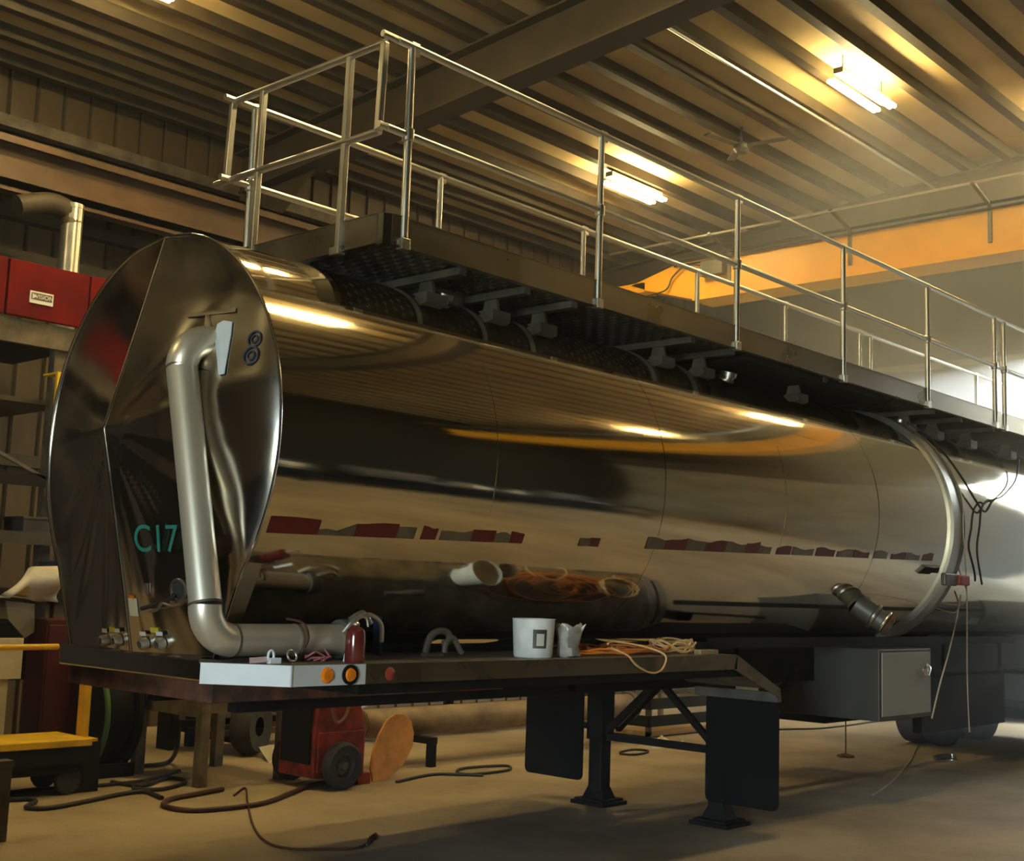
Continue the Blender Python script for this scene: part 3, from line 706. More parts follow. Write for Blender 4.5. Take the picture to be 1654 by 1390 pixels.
# manholes on the crest of the tank between the bearers
for xm in (6.1, 9.6, 12.95):
    mh = MB().lathe((xm-0.02, YC, ZC+R-0.03), (0, 0, 1), [(0.26, 0), (0.26, 0.07), (0.29, 0.075), (0.29, 0.10), (0.2, 0.13), (0, 0.14)], 28).build('manhole', alu_sheet, TR, True)
    MB().lathe((xm-0.33, YC-0.42, ZC+R-0.16), (0, -0.3, 1), [(0.05, -0.03), (0.05, 0.09), (0.07, 0.09), (0.07, 0.13), (0, 0.14)], 14).build('vent', alu_sheet, TR, True)
# --- hand rails
ZT, ZM, PRAD = 5.12, 4.55, 0.024
def handrail(yy, xs_, name):
    t_ = MB().tube([(4.90, yy, ZT), (18.6, yy, ZT)], PRAD, 12).build(name, alu, TR, True)
    MB().tube([(4.84, yy, ZM), (18.6, yy, ZM)], PRAD, 12).build('mid_rail', alu, t_, True)
    for x in xs_:
        MB().tube([(x, yy, ZD-0.0), (x, yy, ZM), (x, yy, ZT)], [PRAD*1.12, PRAD*1.05, PRAD*0.95], 12).build('rail_post', alu, t_, True)
        MB().lathe((x, yy, ZM-0.045), (0, 0, 1), [(PRAD, 0), (PRAD*1.55, 0.008), (PRAD*1.55, 0.08), (PRAD, 0.09)], 12).build('rail_fitting', alu, t_, True)
        MB().box(x-0.012, x+0.06, yy-0.014, yy+0.014, ZT-0.05, ZT+0.03).build('rail_fitting', alu, t_, bevel=0.006)
        MB().box(x-0.035, x+0.035, yy-0.03, yy+0.03, ZD-0.012, ZD+0.06).build('post_socket', alu, t_, bevel=0.006)
    return t_
handrail(Y0, [5.02, 6.91, 8.74, 10.57, 12.39, 14.17, 14.45, 16.2, 18.0], 'near_handrail')
handrail(Y1, [5.03, 6.86, 8.70, 10.55, 12.3, 14.08, 14.36, 16.0, 17.63], 'far_handrail')
# front gate
gx = 4.875
gt = MB().tube([(gx, Y0+0.08, ZT), (gx, Y1+0.06, ZT)], PRAD, 12).build('gate', alu, TR, True)
MB().tube([(gx-0.01, Y0+0.09, ZM), (gx-0.01, Y1+0.18, ZM)], PRAD, 12).build('gate_rail', alu, gt, True)
for yy, z0 in ((5.63, ZM), (5.95, ZD-0.01), (6.85, ZD-0.01), (7.2, ZM)):
    MB().beam((gx-0.02, yy, z0), (gx, yy, ZT), 0.042, 0.042, up=(0, 1, 0)).build('gate_bar', alu, gt, bevel=0.006)
for yy in (5.95, 6.85):
    MB().box(gx-0.06, gx+0.0, yy-0.045, yy+0.045, ZD-0.02, ZD+0.03).build('gate_clamp', alu, gt, bevel=0.006)
    MB().lathe((gx-0.02, yy-0.05, ZD+0.02), (0, 1, 0), [(0, -0.01), (0.018, 0), (0.018, 0.1), (0, 0.11)], 10).build('gate_bolt', dark_grey, gt, True)
for yy, z in ((Y0, ZT), (Y1, ZT), (Y0, ZM), (Y1, ZM)):
    MB().cyl((gx-0.1, yy, z), (gx+0.12, yy, z), PRAD*0.9, 10).build('gate_pin', alu, gt, True)
# --- rear wheels
def wheel(x, yy, sg):
    wl = MB().lathe((x, yy, 0.5), (0, sg, 0), [(0.30, -0.12), (0.42, -0.14), (0.49, -0.11), (0.5, -0.06), (0.5, 0.06), (0.49, 0.11), (0.42, 0.14), (0.30, 0.12)], 40).build('wheel', tyre_rubber, TR, True)
    MB().lathe((x, yy, 0.5), (0, sg, 0), [(0.31, 0.11), (0.29, 0.05), (0.16, -0.02), (0.14, 0.06), (0.09, 0.12), (0, 0.13)], 28).build('hub', white_p, wl, True)
for x in (16.4, 17.65):
    MB().cyl((x, 5.35, 0.5), (x, 7.45, 0.5), 0.07, 12).build('axle', black_frame, TR, True)
    for yy, sg in ((5.3, -1), (5.62, -1), (7.18, 1), (7.5, 1)): wheel(x, yy, sg)
MB().box(15.6, 18.6, 5.2, 7.6, 1.03, 1.07).build('wheel_fender', black_frame, TR)
for yy in (5.75, 7.05):
    MB().prism([(15.9, yy, 1.1), (18.2, yy, 1.1), (17.7, yy, 0.62), (16.4, yy, 0.62)], (0, 0.08, 0)).build('suspension', black_frame, TR)
MB().box(13.2, 15.5, 6.0, 6.1, 0.45, 1.1).box(12.2, 13.0, 6.6, 7.4, 0.55, 1.1).build('underbody', black_frame, TR)
MB().box(18.62, 18.66, 5.1, 7.7, 0.22, 1.05).build('daylight_block', rubber, TR)  # full-width dark sheet added to block daylight under the trailer
rack_m = mat('dark_rack_paint', (.05, .042, .03), .6, 0, .3)
# ------------------------------------------------------------------ things lying on the trailer deck
ZK = 1.4005
def deck(px, py): return at(px, py, 2, ZK)
e = deck(582, 1071); e = Vector((e.x, max(e.y, 5.18), ZK))
t = thing('spray_bottle', 'dark maroon metal canister standing beside the outlet pipe on the deck', 'canister', e)
MB().lathe(e, (0, 0, 1), [(0, 0), (0.05, 0), (0.054, 0.008), (0.054, 0.145), (0.048, 0.17), (0.03, 0.185), (0.02, 0.19), (0.018, 0.20), (0, 0.20)], 24).build('body', maroon, t, True)
MB().lathe(e+Vector((0, 0, 0.195)), (0, 0, 1), [(0.018, 0), (0.02, 0.012), (0.012, 0.02), (0, 0.02)], 14).build('valve', alu, t, True)
MB().tube(spline([e+Vector((0.0, 0, 0.21)), e+Vector((0.02, 0, 0.24)), e+Vector((0.06, -0.01, 0.235)), e+Vector((0.075, -0.01, 0.19))]), 0.007, 8).build('handle', alu, t, True)
e = at(609, 1070, 1, 5.72); e.z = 1.40
tag(MB().beam((e.x, 5.72, 1.4), (e.x-0.015, 5.74, 2.0), 0.055, 0.02, up=(1, 0, 0)).build('pry_bar', navy), 'dark blue flat steel bar standing upright behind the maroon canister', 'bar')
e = deck(862, 1061); e = Vector((e.x, 5.30, ZK))
t = thing('plastic_bucket', 'translucent white plastic tub with a printed label on the deck edge', 'tub', e)
MB().lathe(e, (0, 0, 1), [(0, 0), (0.115, 0), (0.122, 0.01), (0.135, 0.235), (0.139, 0.24), (0.131, 0.24), (0.118, 0.015), (0, 0.012)], 32).build('tub_wall', plastic, t, True)
lb = MB()
for k in range(9):
    a = math.radians(238-40*k/8+22)
    for z, r in ((0.06, 0.1275), (0.175, 0.1332)): lb.v.append(e+Vector((r*math.cos(a), r*math.sin(a), z)))
for k in range(8): lb.f.append([2*k, 2*k+2, 2*k+3, 2*k+1])
lb.build('label', dark_grey, t, True)
lb = MB()
for k in range(5):
    a = math.radians(252-22*k/4-0)
    for z, r in ((0.075, 0.1295), (0.15, 0.1335)): lb.v.append(e+Vector((r*math.cos(a), r*math.sin(a), z)))
for k in range(4): lb.f.append([2*k, 2*k+2, 2*k+3, 2*k+1])
lb.build('label_picture', cream, t, True)
e = Vector((6.33, 5.24, ZK)); random.seed(5)
mb = MB(); n = 16
for i, (r, z) in enumerate(((0.06, 0), (0.075, 0.01), (0.07, 0.06), (0.082, 0.12), (0.095, 0.16), (0.10, 0.19))):
    for k in range(n):
        a = 2*math.pi*k/n; q = r*(1+random.uniform(-.16, .16)); mb.v.append(e+Vector((q*math.cos(a)*1.1, q*math.sin(a)*0.8, z+(random.uniform(-.02, .03) if i > 3 else 0))))
for i in range(5):
    for k in range(n): mb.f.append([i*n+k, i*n+(k+1) % n, (i+1)*n+(k+1) % n, (i+1)*n+k])
mb.f.append(list(range(n))[::-1])
tag(mb.build('plastic_bag', bag_m, None, True, thin=0.002), 'crumpled clear plastic bag standing right beside the white tub', 'bag')
# coils of orange cable
random.seed(9)
coil = MB(); cx, cy = 7.15, 5.36
path = []
for k in range(150):
    a = k*0.42; r = 0.16+0.09*math.sin(k*0.21)+0.03*random.random()
    path.append((cx-0.15+(r*2.1)*math.cos(a)+0.22*math.sin(k*0.05), cy+0.02+r*0.75*math.sin(a), ZK+0.012+0.055*random.random()*(0.4+0.6*abs(math.sin(k*.05)))))
coil.tube(spline(path, 3), 0.0065, 6)
tag(coil.build('cable_coil', cable_or, None, True), 'tangled orange cable heaped on the deck beside the plastic bag', 'cable')
cord = [(6.75, 5.25, ZK+.05), (6.70, 5.16, ZK+.05), (6.76, 5.09, ZK+.012), (6.84, 5.080, ZK-.05), (6.98, 5.078, ZK-.10), (7.09, 5.078, ZK-.10), (7.16, 5.08, ZK-.06), (7.17, 5.085, ZK+.012), (7.10, 5.2, ZK+.06), (6.9, 5.3, ZK+.09), (6.75, 5.25, ZK+.08)]
tag(MB().tube(spline(cord, 8), 0.007, 8).build('cord_loop', cable_tan, None, True), 'pale orange cord looping down over the deck edge from the orange coil', 'cord')
random.seed(21); path = []
for k in range(60):
    a = k*0.6; path.append((7.62+0.20*math.cos(a)+0.05*random.random(), 5.36+0.13*math.sin(a), ZK+0.012+0.09*random.random()))
tag(MB().tube(spline(path, 3), 0.008, 6).build('hose_heap', cable_tan, None, True), 'tan hose bundle on the deck right of the orange cable', 'hose')
tag(MB().box(7.72, 7.95, 5.16, 5.22, ZK, ZK+0.035).build('timber_offcut', wood, None, bevel=0.004), 'small pale timber offcut at the right end of the tan hose bundle', 'offcut')
# binder, hasp and small bits
e = Vector((5.45, 5.52, ZK))
t = thing('chain_binder', 'dull tan curved iron clamp lying on the deck left of the white tub', 'clamp', e)
MB().tube(spline([e+Vector((-.12, 0, .02)), e+Vector((-.09, 0, .11)), e+Vector((-.02, 0, .15)), e+Vector((.06, 0, .14)), e+Vector((.08, 0, .09)), e+Vector((.03, 0, .08))]), 0.022, 10).build('jaw', stool_m, t, True)
MB().tube(spline([e+Vector((.02, -.02, .022)), e+Vector((.03, -.02, .08)), e+Vector((.09, -.02, .11)), e+Vector((.15, -.02, .04)), e+Vector((.17, -.02, .022))]), 0.018, 10).build('lever', stool_m, t, True)
MB().box(e.x-.13, e.x+.0, e.y-.03, e.y+.03, ZK, ZK+.02).build('base', stool_m, t)
e = Vector((3.98, 5.26, ZK))
t = thing('white_hasp', 'small white hasp with a pinkish strap on the deck near the nose', 'hasp', e)
MB().box(e.x-.01, e.x+.06, e.y-.03, e.y+.0, ZK, ZK+.03).build('base', label_white, t, bevel=0.003)
MB().tube([e+Vector((.0+.018*math.cos(a), -.02, .04+.026*math.sin(a))) for a in [2*math.pi*k/16 for k in range(16)]], 0.007, 8, closed=True).build('loop', label_white, t, True)
MB().beam(e+Vector((-.10, .02, .016)), e+Vector((-.005, -.015, .024)), 0.012, 0.028).build('strap', mat('pink_strap', (.55, .36, .32), .7), t)
e = Vector((4.16, 5.30, ZK))
tag(MB().tube([e+Vector((.03*math.cos(a), .01*math.sin(a), .034+.028*math.sin(a))) for a in [2*math.pi*k/16 for k in range(16)]], 0.006, 8, closed=True).build('shackle', alu, None, True), 'small bright steel ring shackle on the deck right of the white hasp', 'shackle')
e = Vector((4.36, 5.34, ZK)); mb = MB(); random.seed(4)
for k in range(9):
    a = k*.7; mb.tube([e+Vector((.07*math.cos(a)*random.random(), .05*math.sin(a), .006)), e+Vector((.08*math.cos(a+1), .05*math.sin(a+1), .02)), e+Vector((.09*math.cos(a+2), .05*math.sin(a+2), .012+.05*random.random()))], .005, 6)
mb = mb.build('wire_offcuts', mat('pink_wire', (.45, .13, .12), .6), None, True, kind='stuff'); tag(mb, 'pinkish wire offcuts strewn on the deck below the outlet pipe', 'wire')
tag(MB().beam((4.50, 5.28, ZK), (4.53, 5.28, ZK+.14), 0.022, 0.01).build('paint_stick', label_white, None, bevel=.002), 'short white stick standing on the deck beside the pink wire', 'stick')
tag(MB().tube(spline([(4.22, 5.44, 1.62), (4.24, 5.32, 1.60), (4.27, 5.31, 1.52), (4.24, 5.33, 1.44), (4.28, 5.36, ZK+.008)]), .007, 6).build('hanging_lead', cable_red, None, True), 'dark red lead hanging over the horizontal outlet pipe', 'lead')

# ------------------------------------------------------------------ floor behind and under the trailer
def gnd(px, py, z=0.012): return at(px, py, 2, z)
def floor_cable(name, pts, r, mtl, label, cat='cable'):
    return tag(MB().tube(spline([gnd(px, py, r+0.002) for px, py in pts], 8), r, 7).build(name, mtl, None, True), label, cat)
floor_cable('floor_cable', [(-40, 1285), (12, 1280), (60, 1274), (130, 1270), (200, 1264), (250, 1256), (290, 1244)], .016, cable_blk, 'black cable lying straight across the floor from the left edge to the stand')
floor_cable('floor_cable', [(-30, 1293), (12, 1291), (45, 1290), (58, 1294), (42, 1303), (80, 1304), (140, 1293), (200, 1281), (235, 1278), (262, 1288)], .018, cable_blk, 'black cable with a sharp kink on the floor at the lower left')
floor_cable('air_hose', [(360, 1274), (310, 1283), (272, 1291), (266, 1301), (310, 1308), (380, 1303), (430, 1295), (470, 1280), (500, 1268), (530, 1262)], .02, cable_red, 'dark red hose in a long flat loop in front of the stand', 'hose')
floor_cable('thin_lead', [(378, 1284), (396, 1272), (400, 1296), (410, 1335), (432, 1360), (470, 1370), (530, 1371), (580, 1368), (604, 1352), (607, 1346), (598, 1352), (592, 1364)], .009, cable_red, 'thin dark lead curving over the bare floor to a hooked end at the bottom', 'lead')
floor_cable('floor_cable', [(180, 1262), (230, 1268), (270, 1256), (300, 1262), (260, 1274), (215, 1272), (240, 1262)], .017, cable_blk, 'short black cable bundled on the floor below the stand')
floor_cable('floor_cable', [(640, 1262), (700, 1250), (760, 1250), (820, 1243), (815, 1236), (750, 1240), (740, 1248), (780, 1252)], .014, cable_blk, 'black cable looped on the floor left of the far mud flap')
floor_cable('wire_ring', [(1002, 1214), (1020, 1210), (1042, 1211), (1046, 1214), (1026, 1218), (1004, 1217), (1002, 1214)], .012, cable_blk, 'small ring of dark wire on the floor between the landing legs', 'wire')
floor_cable('floor_cable', [(1240, 1178), (1275, 1177), (1320, 1176), (1370, 1171), (1420, 1164), (1480, 1160)], .013, cable_blk, 'black cable on the floor running under the grey cabinet')
floor_cable('string', [(1481, 1203), (1474, 1222), (1458, 1244), (1436, 1266), (1410, 1283)], .008, mat('pale_string', (.5, .4, .28), .8), 'pale string lying on the dark floor right of the landing legs', 'string')

def spc(p): return Vector(p)
# work stand
t = thing('work_stand', 'weathered grey steel work stand with open legs under the trailer nose', 'stand', (6.75, 10.15, 0))
for xx in (6.62, 7.5):
    for yy in (9.66, 10.68): MB().box(xx, xx+.10, yy, yy+.09, 0, .78).build('leg', stand_m, t, bevel=.006)
for xx in (6.62, 7.52): MB().box(xx, xx+.08, 9.75, 10.68, .60, .78).build('apron', stand_m, t, bevel=.006)
for yy in (9.66, 10.70): MB().box(6.72, 7.5, yy, yy+.07, .64, .78).build('apron', stand_m, t)
MB().box(6.58, 7.65, 9.62, 10.81, .78, .82).build('table_top', stand_m, t, bevel=.006)
tag(MB().tube(spline([gnd(190, 1238, .03), gnd(250, 1235, .03), gnd(275, 1228, .03), at(286, 1205, 0, 7.0), at(288, 1170, 0, 7.0), at(280, 1150, 0, 7.05)]), .022, 8).build('stand_hose', cable_blk, None, True), 'thick black hose rising from the floor through the work stand', 'hose')
tag(MB().lathe((8.3, 11.2, .3), (0.5, -1, 0), [(.1, -.1), (.26, -.12), (.3, -.05), (.3, .05), (.26, .12), (.1, .1)], 24).build('spare_tyre', tyre_rubber, None, True), 'black round tyre on the floor seen through the work stand', 'tyre')
tag(MB().add([(8.1, 10.6, .001), (8.9, 10.5, .001), (8.8, 11.0, .001), (8.3, 11.05, .1), (8.4, 10.8, .16), (8.7, 10.75, .12)], [(0, 1, 5, 4), (1, 2, 5), (2, 3, 4, 5), (3, 0, 4), (0, 3, 2, 1)]).build('dust_sheet', cream, None), 'crumpled pale sheet on the floor behind the work stand', 'sheet')
# red welding cart
t = thing('welding_cart', 'worn red two-wheeled welder cart with coiled leads on top', 'cart', (7.75, 9.2, 0))
MB().prism([(7.35, 8.98, .10), (7.95, 8.98, .06), (7.95, 8.98, .52), (7.80, 8.98, .98), (7.42, 8.98, .98), (7.35, 8.98, .55)], (0, .5, 0)).build('body', cart_red, t, bevel=.015)
MB().box(7.38, 7.92, 8.96, 8.98, .15, .5).build('side_panel', cart_red, t, bevel=.008)
MB().box(7.33, 7.36, 9.02, 9.44, .22, .74).build('front_panel', black_frame, t, bevel=.006)
for yy, sg in ((8.88, -1), (9.60, 1)):
    wl = MB().lathe((7.60, yy, .21), (0, sg, 0), [(.11, -.05), (.18, -.06), (.205, -.035), (.21, 0), (.205, .035), (.18, .06), (.11, .05)], 32).build('wheel', tyre_rubber, t, True)
    MB().lathe((7.60, yy, .21), (0, sg, 0), [(.115, .04), (.10, .0), (.05, .01), (.035, .05), (0, .055)], 20).build('wheel_hub', dark_grey, wl, True)
MB().cyl((7.6, 8.9, .21), (7.6, 9.58, .21), .018, 10).build('axle', dark_grey, t, True)
MB().tube(spline([(7.92, 9.02, .75), (8.0, 9.02, .98), (8.0, 9.24, 1.03), (8.0, 9.46, .98), (7.92, 9.46, .75)]), .016, 8).build('handle', cart_red, t, True)
MB().box(7.9, 8.05, 9.0, 9.5, 0, .1).build('foot', cart_red, t)
random.seed(2); path = []
for k in range(70):
    a = k*.55; path.append((7.55+.26*math.cos(a)+.03*random.random(), 9.2+.30*math.sin(a), 1.0+.0016*k+.02*random.random()))
tag(MB().tube(spline(path, 4), .018, 8).build('lead_coil', mat('brown_lead', (.26, .11, .05), .6), None, True), 'coil of brown welding lead heaped on top of the red cart', 'cable')
tag(MB().tube(spline([(7.5, 8.92, 1.05), (7.42, 8.86, .8), (7.48, 8.84, .6), (7.62, 8.86, .7), (7.70, 8.90, 1.05)]), .015, 8).tube([(7.5, 8.92, 1.05), (7.7, 8.9, 1.05)], .015, 8).build('hanging_loop', mat('brown_lead', (.26, .11, .05), .6), None, True), 'loop of brown lead hanging down the near side of the red cart', 'cable')
# leaf shaped plate leaning beside the cart
pts = [at(px, py, 1, 9.05) for px, py in ((603, 1256), (600, 1235), (606, 1208), (618, 1180), (632, 1157), (646, 1147), (660, 1147), (671, 1158), (674, 1178), (670, 1200), (656, 1225), (638, 1243), (620, 1253))]
dz_ = min(p.z for p in pts); pts = [p-Vector((0, 0, dz_-.0)) for p in pts]
tag(MB().prism([p+Vector((0, .10*p.z, 0)) for p in pts], (0, .025, 0)).build('oval_plate', orange_plate, None, bevel=.005), 'orange tan leaf-shaped plate leaning beside the red cart', 'plate')
# big pipe on trestles
t = thing('large_pipe', 'long tan steel pipe lying behind the trailer beside the red cart', 'pipe', (10.5, 9.75, .42))
MB().tube([(8.55, 9.75, .44), (13.0, 9.75, .44)], .145, 24).tube([(8.54, 9.75, .44), (13.01, 9.75, .44)], .13, 24).build('pipe_wall', tanpipe, t, True)
MB().tube([(12.95, 9.75, .44), (13.05, 9.75, .44)], .165, 24).build('flange', stool_m, t, True)
for xx in (9.3, 12.0):
    k = thing('pipe_trestle', 'low dark trestle carrying the %s end of the tan pipe' % ('near' if xx < 10 else 'far'), 'trestle', (xx, 9.75, 0), 'trestles under the tan pipe')
    MB().box(xx-.05, xx+.05, 9.45, 10.05, .23, .295).build('saddle', black_frame, k)
    for yy in (9.48, 9.98): MB().box(xx-.04, xx+.04, yy-.03, yy+.04, 0, .23).build('leg', black_frame, k)
# steel stock rack with bars along the back wall
t = thing('stock_rack', 'dark low steel stock rack along the wall behind the tan pipe', 'rack', (11, 11.6, 0))
for xx in (8.2, 10.2, 12.2, 14.2):
    MB().box(xx-.05, xx+.05, 12.1, 12.2, 0, 1.3).build('upright', black_frame, t)
    for z in (.12, .5, .9): MB().box(xx-.04, xx+.04, 11.2, 12.1, z, z+.07).build('arm', black_frame, t)
random.seed(14)
for i in range(11):
    z = (.19, .57, .97)[i % 3]; yy = 11.3+.19*(i//3)+.03; h = random.choice((.06, .09, .12)); x0 = random.uniform(7.6, 8.1); x1 = random.uniform(14, 14.6)
    MB_ = MB().box(x0, x1, yy, yy+.1, z, z+h).build('steel_bar', random.choice((dark_grey, rust, black_frame, black_frame)), None)
    tag(MB_, 'long dark steel bar stored on the low rack behind the tan pipe', 'bar', 'steel bars on the stock rack')
tag(MB().box(6.6, 7.9, 12.0, 12.1, .95, 1.03).build('timber_plank', wood, None, bevel=.005), 'pale timber plank behind the trailer left of the red cart', 'plank')
for i, xx in enumerate((6.62, 7.8)):
    MB().box(xx, xx+.1, 11.95, 12.2, 0, .95).build('support_post', black_frame, bpy.data.objects['timber_plank'])
# crate with rags at the far right under the trailer
t = thing('parts_crate', 'dark open crate of scrap behind the landing legs', 'crate', (14.2, 10.2, 0))
MB().box(13.5, 15.0, 9.8, 10.7, .02, .08).build('base', wood, t)
for z in (.14, .36): 
    MB().box(13.5, 15.0, 9.78, 9.8, z, z+.14).build('slat', black_frame, t); MB().box(13.48, 13.5, 9.8, 10.7, z, z+.14).build('slat', black_frame, t)
for xx, yy in ((13.5, 9.8), (14.94, 9.8), (13.5, 10.64), (14.94, 10.64)): MB().box(xx, xx+.06, yy, yy+.06, 0, .6).build('corner_post', stool_m, t)
MB().box(13.5, 15.0, 9.8, 9.83, .56, .6).build('top_rail', stool_m, t)
for i, (xx, yy, w_) in enumerate(((12.6, 9.1, .2), (13.0, 8.9, .13), (13.2, 9.35, .16))):
    tag(MB().add([(xx, yy, 0), (xx+w_, yy-.05, 0), (xx+w_*1.2, yy+w_, 0), (xx-.05, yy+w_, 0), (xx+.05, yy+.06, .1), (xx+w_*.8, yy+.1, .07)], [(0, 1, 5, 4), (1, 2, 5), (2, 3, 4, 5), (3, 0, 4), (0, 3, 2, 1)]).build('rag', cream), ('largest pale rag on the floor in front of the scrap crate', 'smallest pale rag on the floor in front of the scrap crate', 'pale rag closest to the scrap crate')[i], 'rag', 'rags by the scrap crate')
# vertical rod with a base, grinder
e = gnd(1366, 1222, 0)
t = thing('marker_rod', 'thin dark rod standing on a small base on the floor beyond the flap', 'rod', e)
MB().lathe(e, (0, 0, 1), [(0, 0), (.10, 0), (.10, .02), (.03, .04), (0, .04)], 16).build('base', rust, t, True)
MB().cyl(e+Vector((0, 0, .03)), e+Vector((0, 0, .52)), .009, 8).build('rod', dark_grey, t, True)
e = gnd(1525, 1228, 0)
t = thing('angle_grinder', 'small dark angle grinder lying on the floor at the right', 'grinder', e)
MB().tube([e+Vector((-.14, .05, .04)), e+Vector((-.02, .01, .045)), e+Vector((.10, -.03, .05))], [.03, .036, .028], 12).build('body', dark_grey, t, True)
MB().lathe(e+Vector((.13, -.04, .0)), (0, 0, 1), [(0, .0), (.06, .005), (.06, .012), (.03, .03), (.03, .075), (0, .08)], 16).build('head', alu, t, True)
# cords hanging from the flank of the tank at the band
def fl(px, py, off=0.03):
    p = at(px, py, 1, 5.2)
    z = p.z; yy = YC-math.sqrt(max(.01, (R+off)**2-(z-ZC)**2)) if abs(z-ZC) < R else YC-.9
    return at(px, py, 1, min(yy, 5.75))
tag(MB().tube(spline([fl(1466, 682), fl(1500, 706), fl(1530, 738), fl(1556, 775), fl(1574, 805), fl(1590, 826), fl(1600, 812), fl(1594, 808), fl(1585, 822), fl(1582, 850), fl(1578, 890), fl(1586, 943)]), .011, 7).build('draped_cord', cable_blk, None, True), 'black knotted cord hanging over the band on the tank flank', 'cord')
tag(MB().tube(spline([fl(1646, 742), fl(1640, 775), fl(1620, 800), fl(1604, 808), fl(1592, 826)]), .009, 7).build('draped_cord', cable_blk, None, True), 'thin black cord curving up to the right edge from the knot', 'cord')
tag(MB().tube(spline([fl(1530, 745), fl(1553, 800), fl(1556, 860), fl(1560, 920), fl(1562, 985), at(1562, 1060, 1, 5.3), at(1563, 1120, 1, 5.3), at(1566, 1182, 1, 5.3)]), .006, 6).build('air_line', mat('pale_string', (.5, .4, .28), .8), None, True), 'thin pale line hanging straight down past the side light', 'line')
tag(MB().tube(spline([fl(1552, 960), fl(1545, 1000), at(1532, 1055, 1, 5.24), at(1518, 1105, 1, 5.24), at(1505, 1160, 1, 5.24)]), .008, 6).build('air_line', mat('pale_string', (.5, .4, .28), .8), None, True), 'thin pale line slanting down past the right edge of the cabinet', 'line')

# ------------------------------------------------------------------ left side: mezzanine, red panels, rack, yellow cart
t = thing('mezzanine', 'steel mezzanine edge carrying red panels high on the left wall', 'platform', (6, 12.2, 4.2))
MB().box(2.0, 6.62, 12.2, YB-.18, 4.18, 4.24).build('deck', black_frame, t)
MB().box(2.0, 6.62, 12.14, 12.2, 4.12, 4.36).build('edge_beam', stool_m, t)
for xx in (6.36, 3.4): MB().box(xx-.06, xx+.06, 12.22, 12.34, 0, 4.15).build('post', stool_m, t)
MB().box(2.0, 6.5, 12.3, 13.8, 3.55, 3.6).build('underframe', brown_beam, t)
rx = [(2.9, 4.40), (4.42, 5.66), (5.68, 6.55), (6.57, 7.0)]
for i, (a, b) in enumerate(rx):
    pn = MB().box(a, b, 12.08, 12.14, 4.38 if i < 3 else 4.55, 4.95).build('red_panel', red, t, bevel=.008)
    if i == 2: pn['label'] = 'red panel with a small white sign'
    if i == 3: MB().box(6.6, 6.7, 12.10, 12.16, 4.36, 4.55).build('bracket', rust, pn)
    if i == 2:
        c0 = at(67, 482, 1, 12.075)
        sg = MB().box(c0.x-.125, c0.x+.125, 12.068, 12.08, c0.z-.062, c0.z+.062).build('sign', label_white, pn)
        MB().box(c0.x-.112, c0.x+.112, 12.065, 12.069, c0.z-.025, c0.z+.045).build('sign_field', mat('sign_brown', (.16, .11, .06), .6), pn)
        MB().prism([(c0.x-.10, 12.064, c0.z-.018), (c0.x-.06, 12.064, c0.z+.004), (c0.x-.06, 12.064, c0.z+.012), (c0.x-.10, 12.064, c0.z+.038)], (0, .001, 0)).build('sign_mark', label_white, pn)
        text('sign_writing', 'VISION', .062, label_white, (c0.x+.025, 12.0635, c0.z+.009), (1, 0, 0), (0, 0, 1), pn, .0008)
# duct
t = thing('exhaust_duct', 'shiny vertical metal duct above the red panels', 'duct', (6.35, 12.6, 4.3))
MB().tube([(6.62, 12.7, 4.26), (6.62, 12.7, 5.85)], .115, 20).build('riser', galv, t, True)
for z in (5.0, 5.8): MB().tube([(6.62, 12.7, z), (6.62, 12.7, z+.03)], .122, 20).build('joint_ring', galv, t, True)
MB().tube(spline([(6.62, 12.7, 5.62), (6.58, 12.72, 5.76), (6.35, 12.72, 5.8), (6.0, 12.72, 5.68)]), .12, 16).build('elbow', brown_beam, t, True)
# storage rack and tarpaulin
t = thing('storage_rack', 'dark storage rack below the mezzanine at the left margin', 'rack', (5.6, 12.0, 0))
for xx in (4.2, 6.62): 
    for yy in (11.4, 12.0): MB().box(xx-.05, xx+.05, yy, yy+.08, 0, 2.75).build('upright', rack_m, t)
for z in (.9, 1.62, 2.15, 2.7):
    MB().box(4.2, 6.6, 11.4, 12.08, z, z+.03).build('shelf', black_frame, t)
    MB().box(4.2, 6.6, 11.36, 11.4, z-.06, z+.06).build('shelf_beam', rack_m if z > 2.1 and z < 2.6 else black_frame, t)
MB().beam((4.3, 11.38, 3.4), (6.5, 11.38, 2.45), .04, .03).build('brace', dark_grey, t)
for i, (xx, zz, w_, h_, mm) in enumerate(((5.2, 2.18, .3, .22, rust), (5.75, 2.18, .34, .18, rack_m), (4.9, 1.65, .4, .3, black_frame), (6.15, 1.65, .25, .3, dark_grey), (5.5, .93, .6, .45, black_frame))):
    tag(MB().box(xx, xx+w_, 11.5, 11.9, zz, zz+h_).box(xx-.01, xx+w_+.01, 11.49, 11.91, zz+h_-.03, zz+h_).build('storage_box', mm, None, bevel=.008), 'storage box %s of the dark rack' % ('with rusty sides on the shelf above the tarpaulin', 'in dull grey on the shelf above the tarpaulin', 'in black on the tarpaulin shelf', 'in dark grey on the tarpaulin shelf', 'in black on the lowest shelf')[i], 'box')
random.seed(8); mb = MB(); nx, ny = 14, 8
tl = [at(px, py, 1, 11.1) for px, py in ((4, 962), (52, 918), (95, 916), (100, 973))]
for i in range(nx+1):
    u = i/nx
    a = tl[0].lerp(tl[1], min(1, u*1.9)) if u < .53 else tl[1].lerp(tl[2], (u-.53)/.47)
    b_ = tl[0].lerp(tl[3], u)
    for j in range(ny+1):
        v = j/ny; p = a.lerp(b_, v); p = p + Vector((0, -.10*math.sin(v*math.pi*1.6+.4*math.sin(u*7))-.03*math.sin(9*u+4*v), .0)); mb.v.append(p)
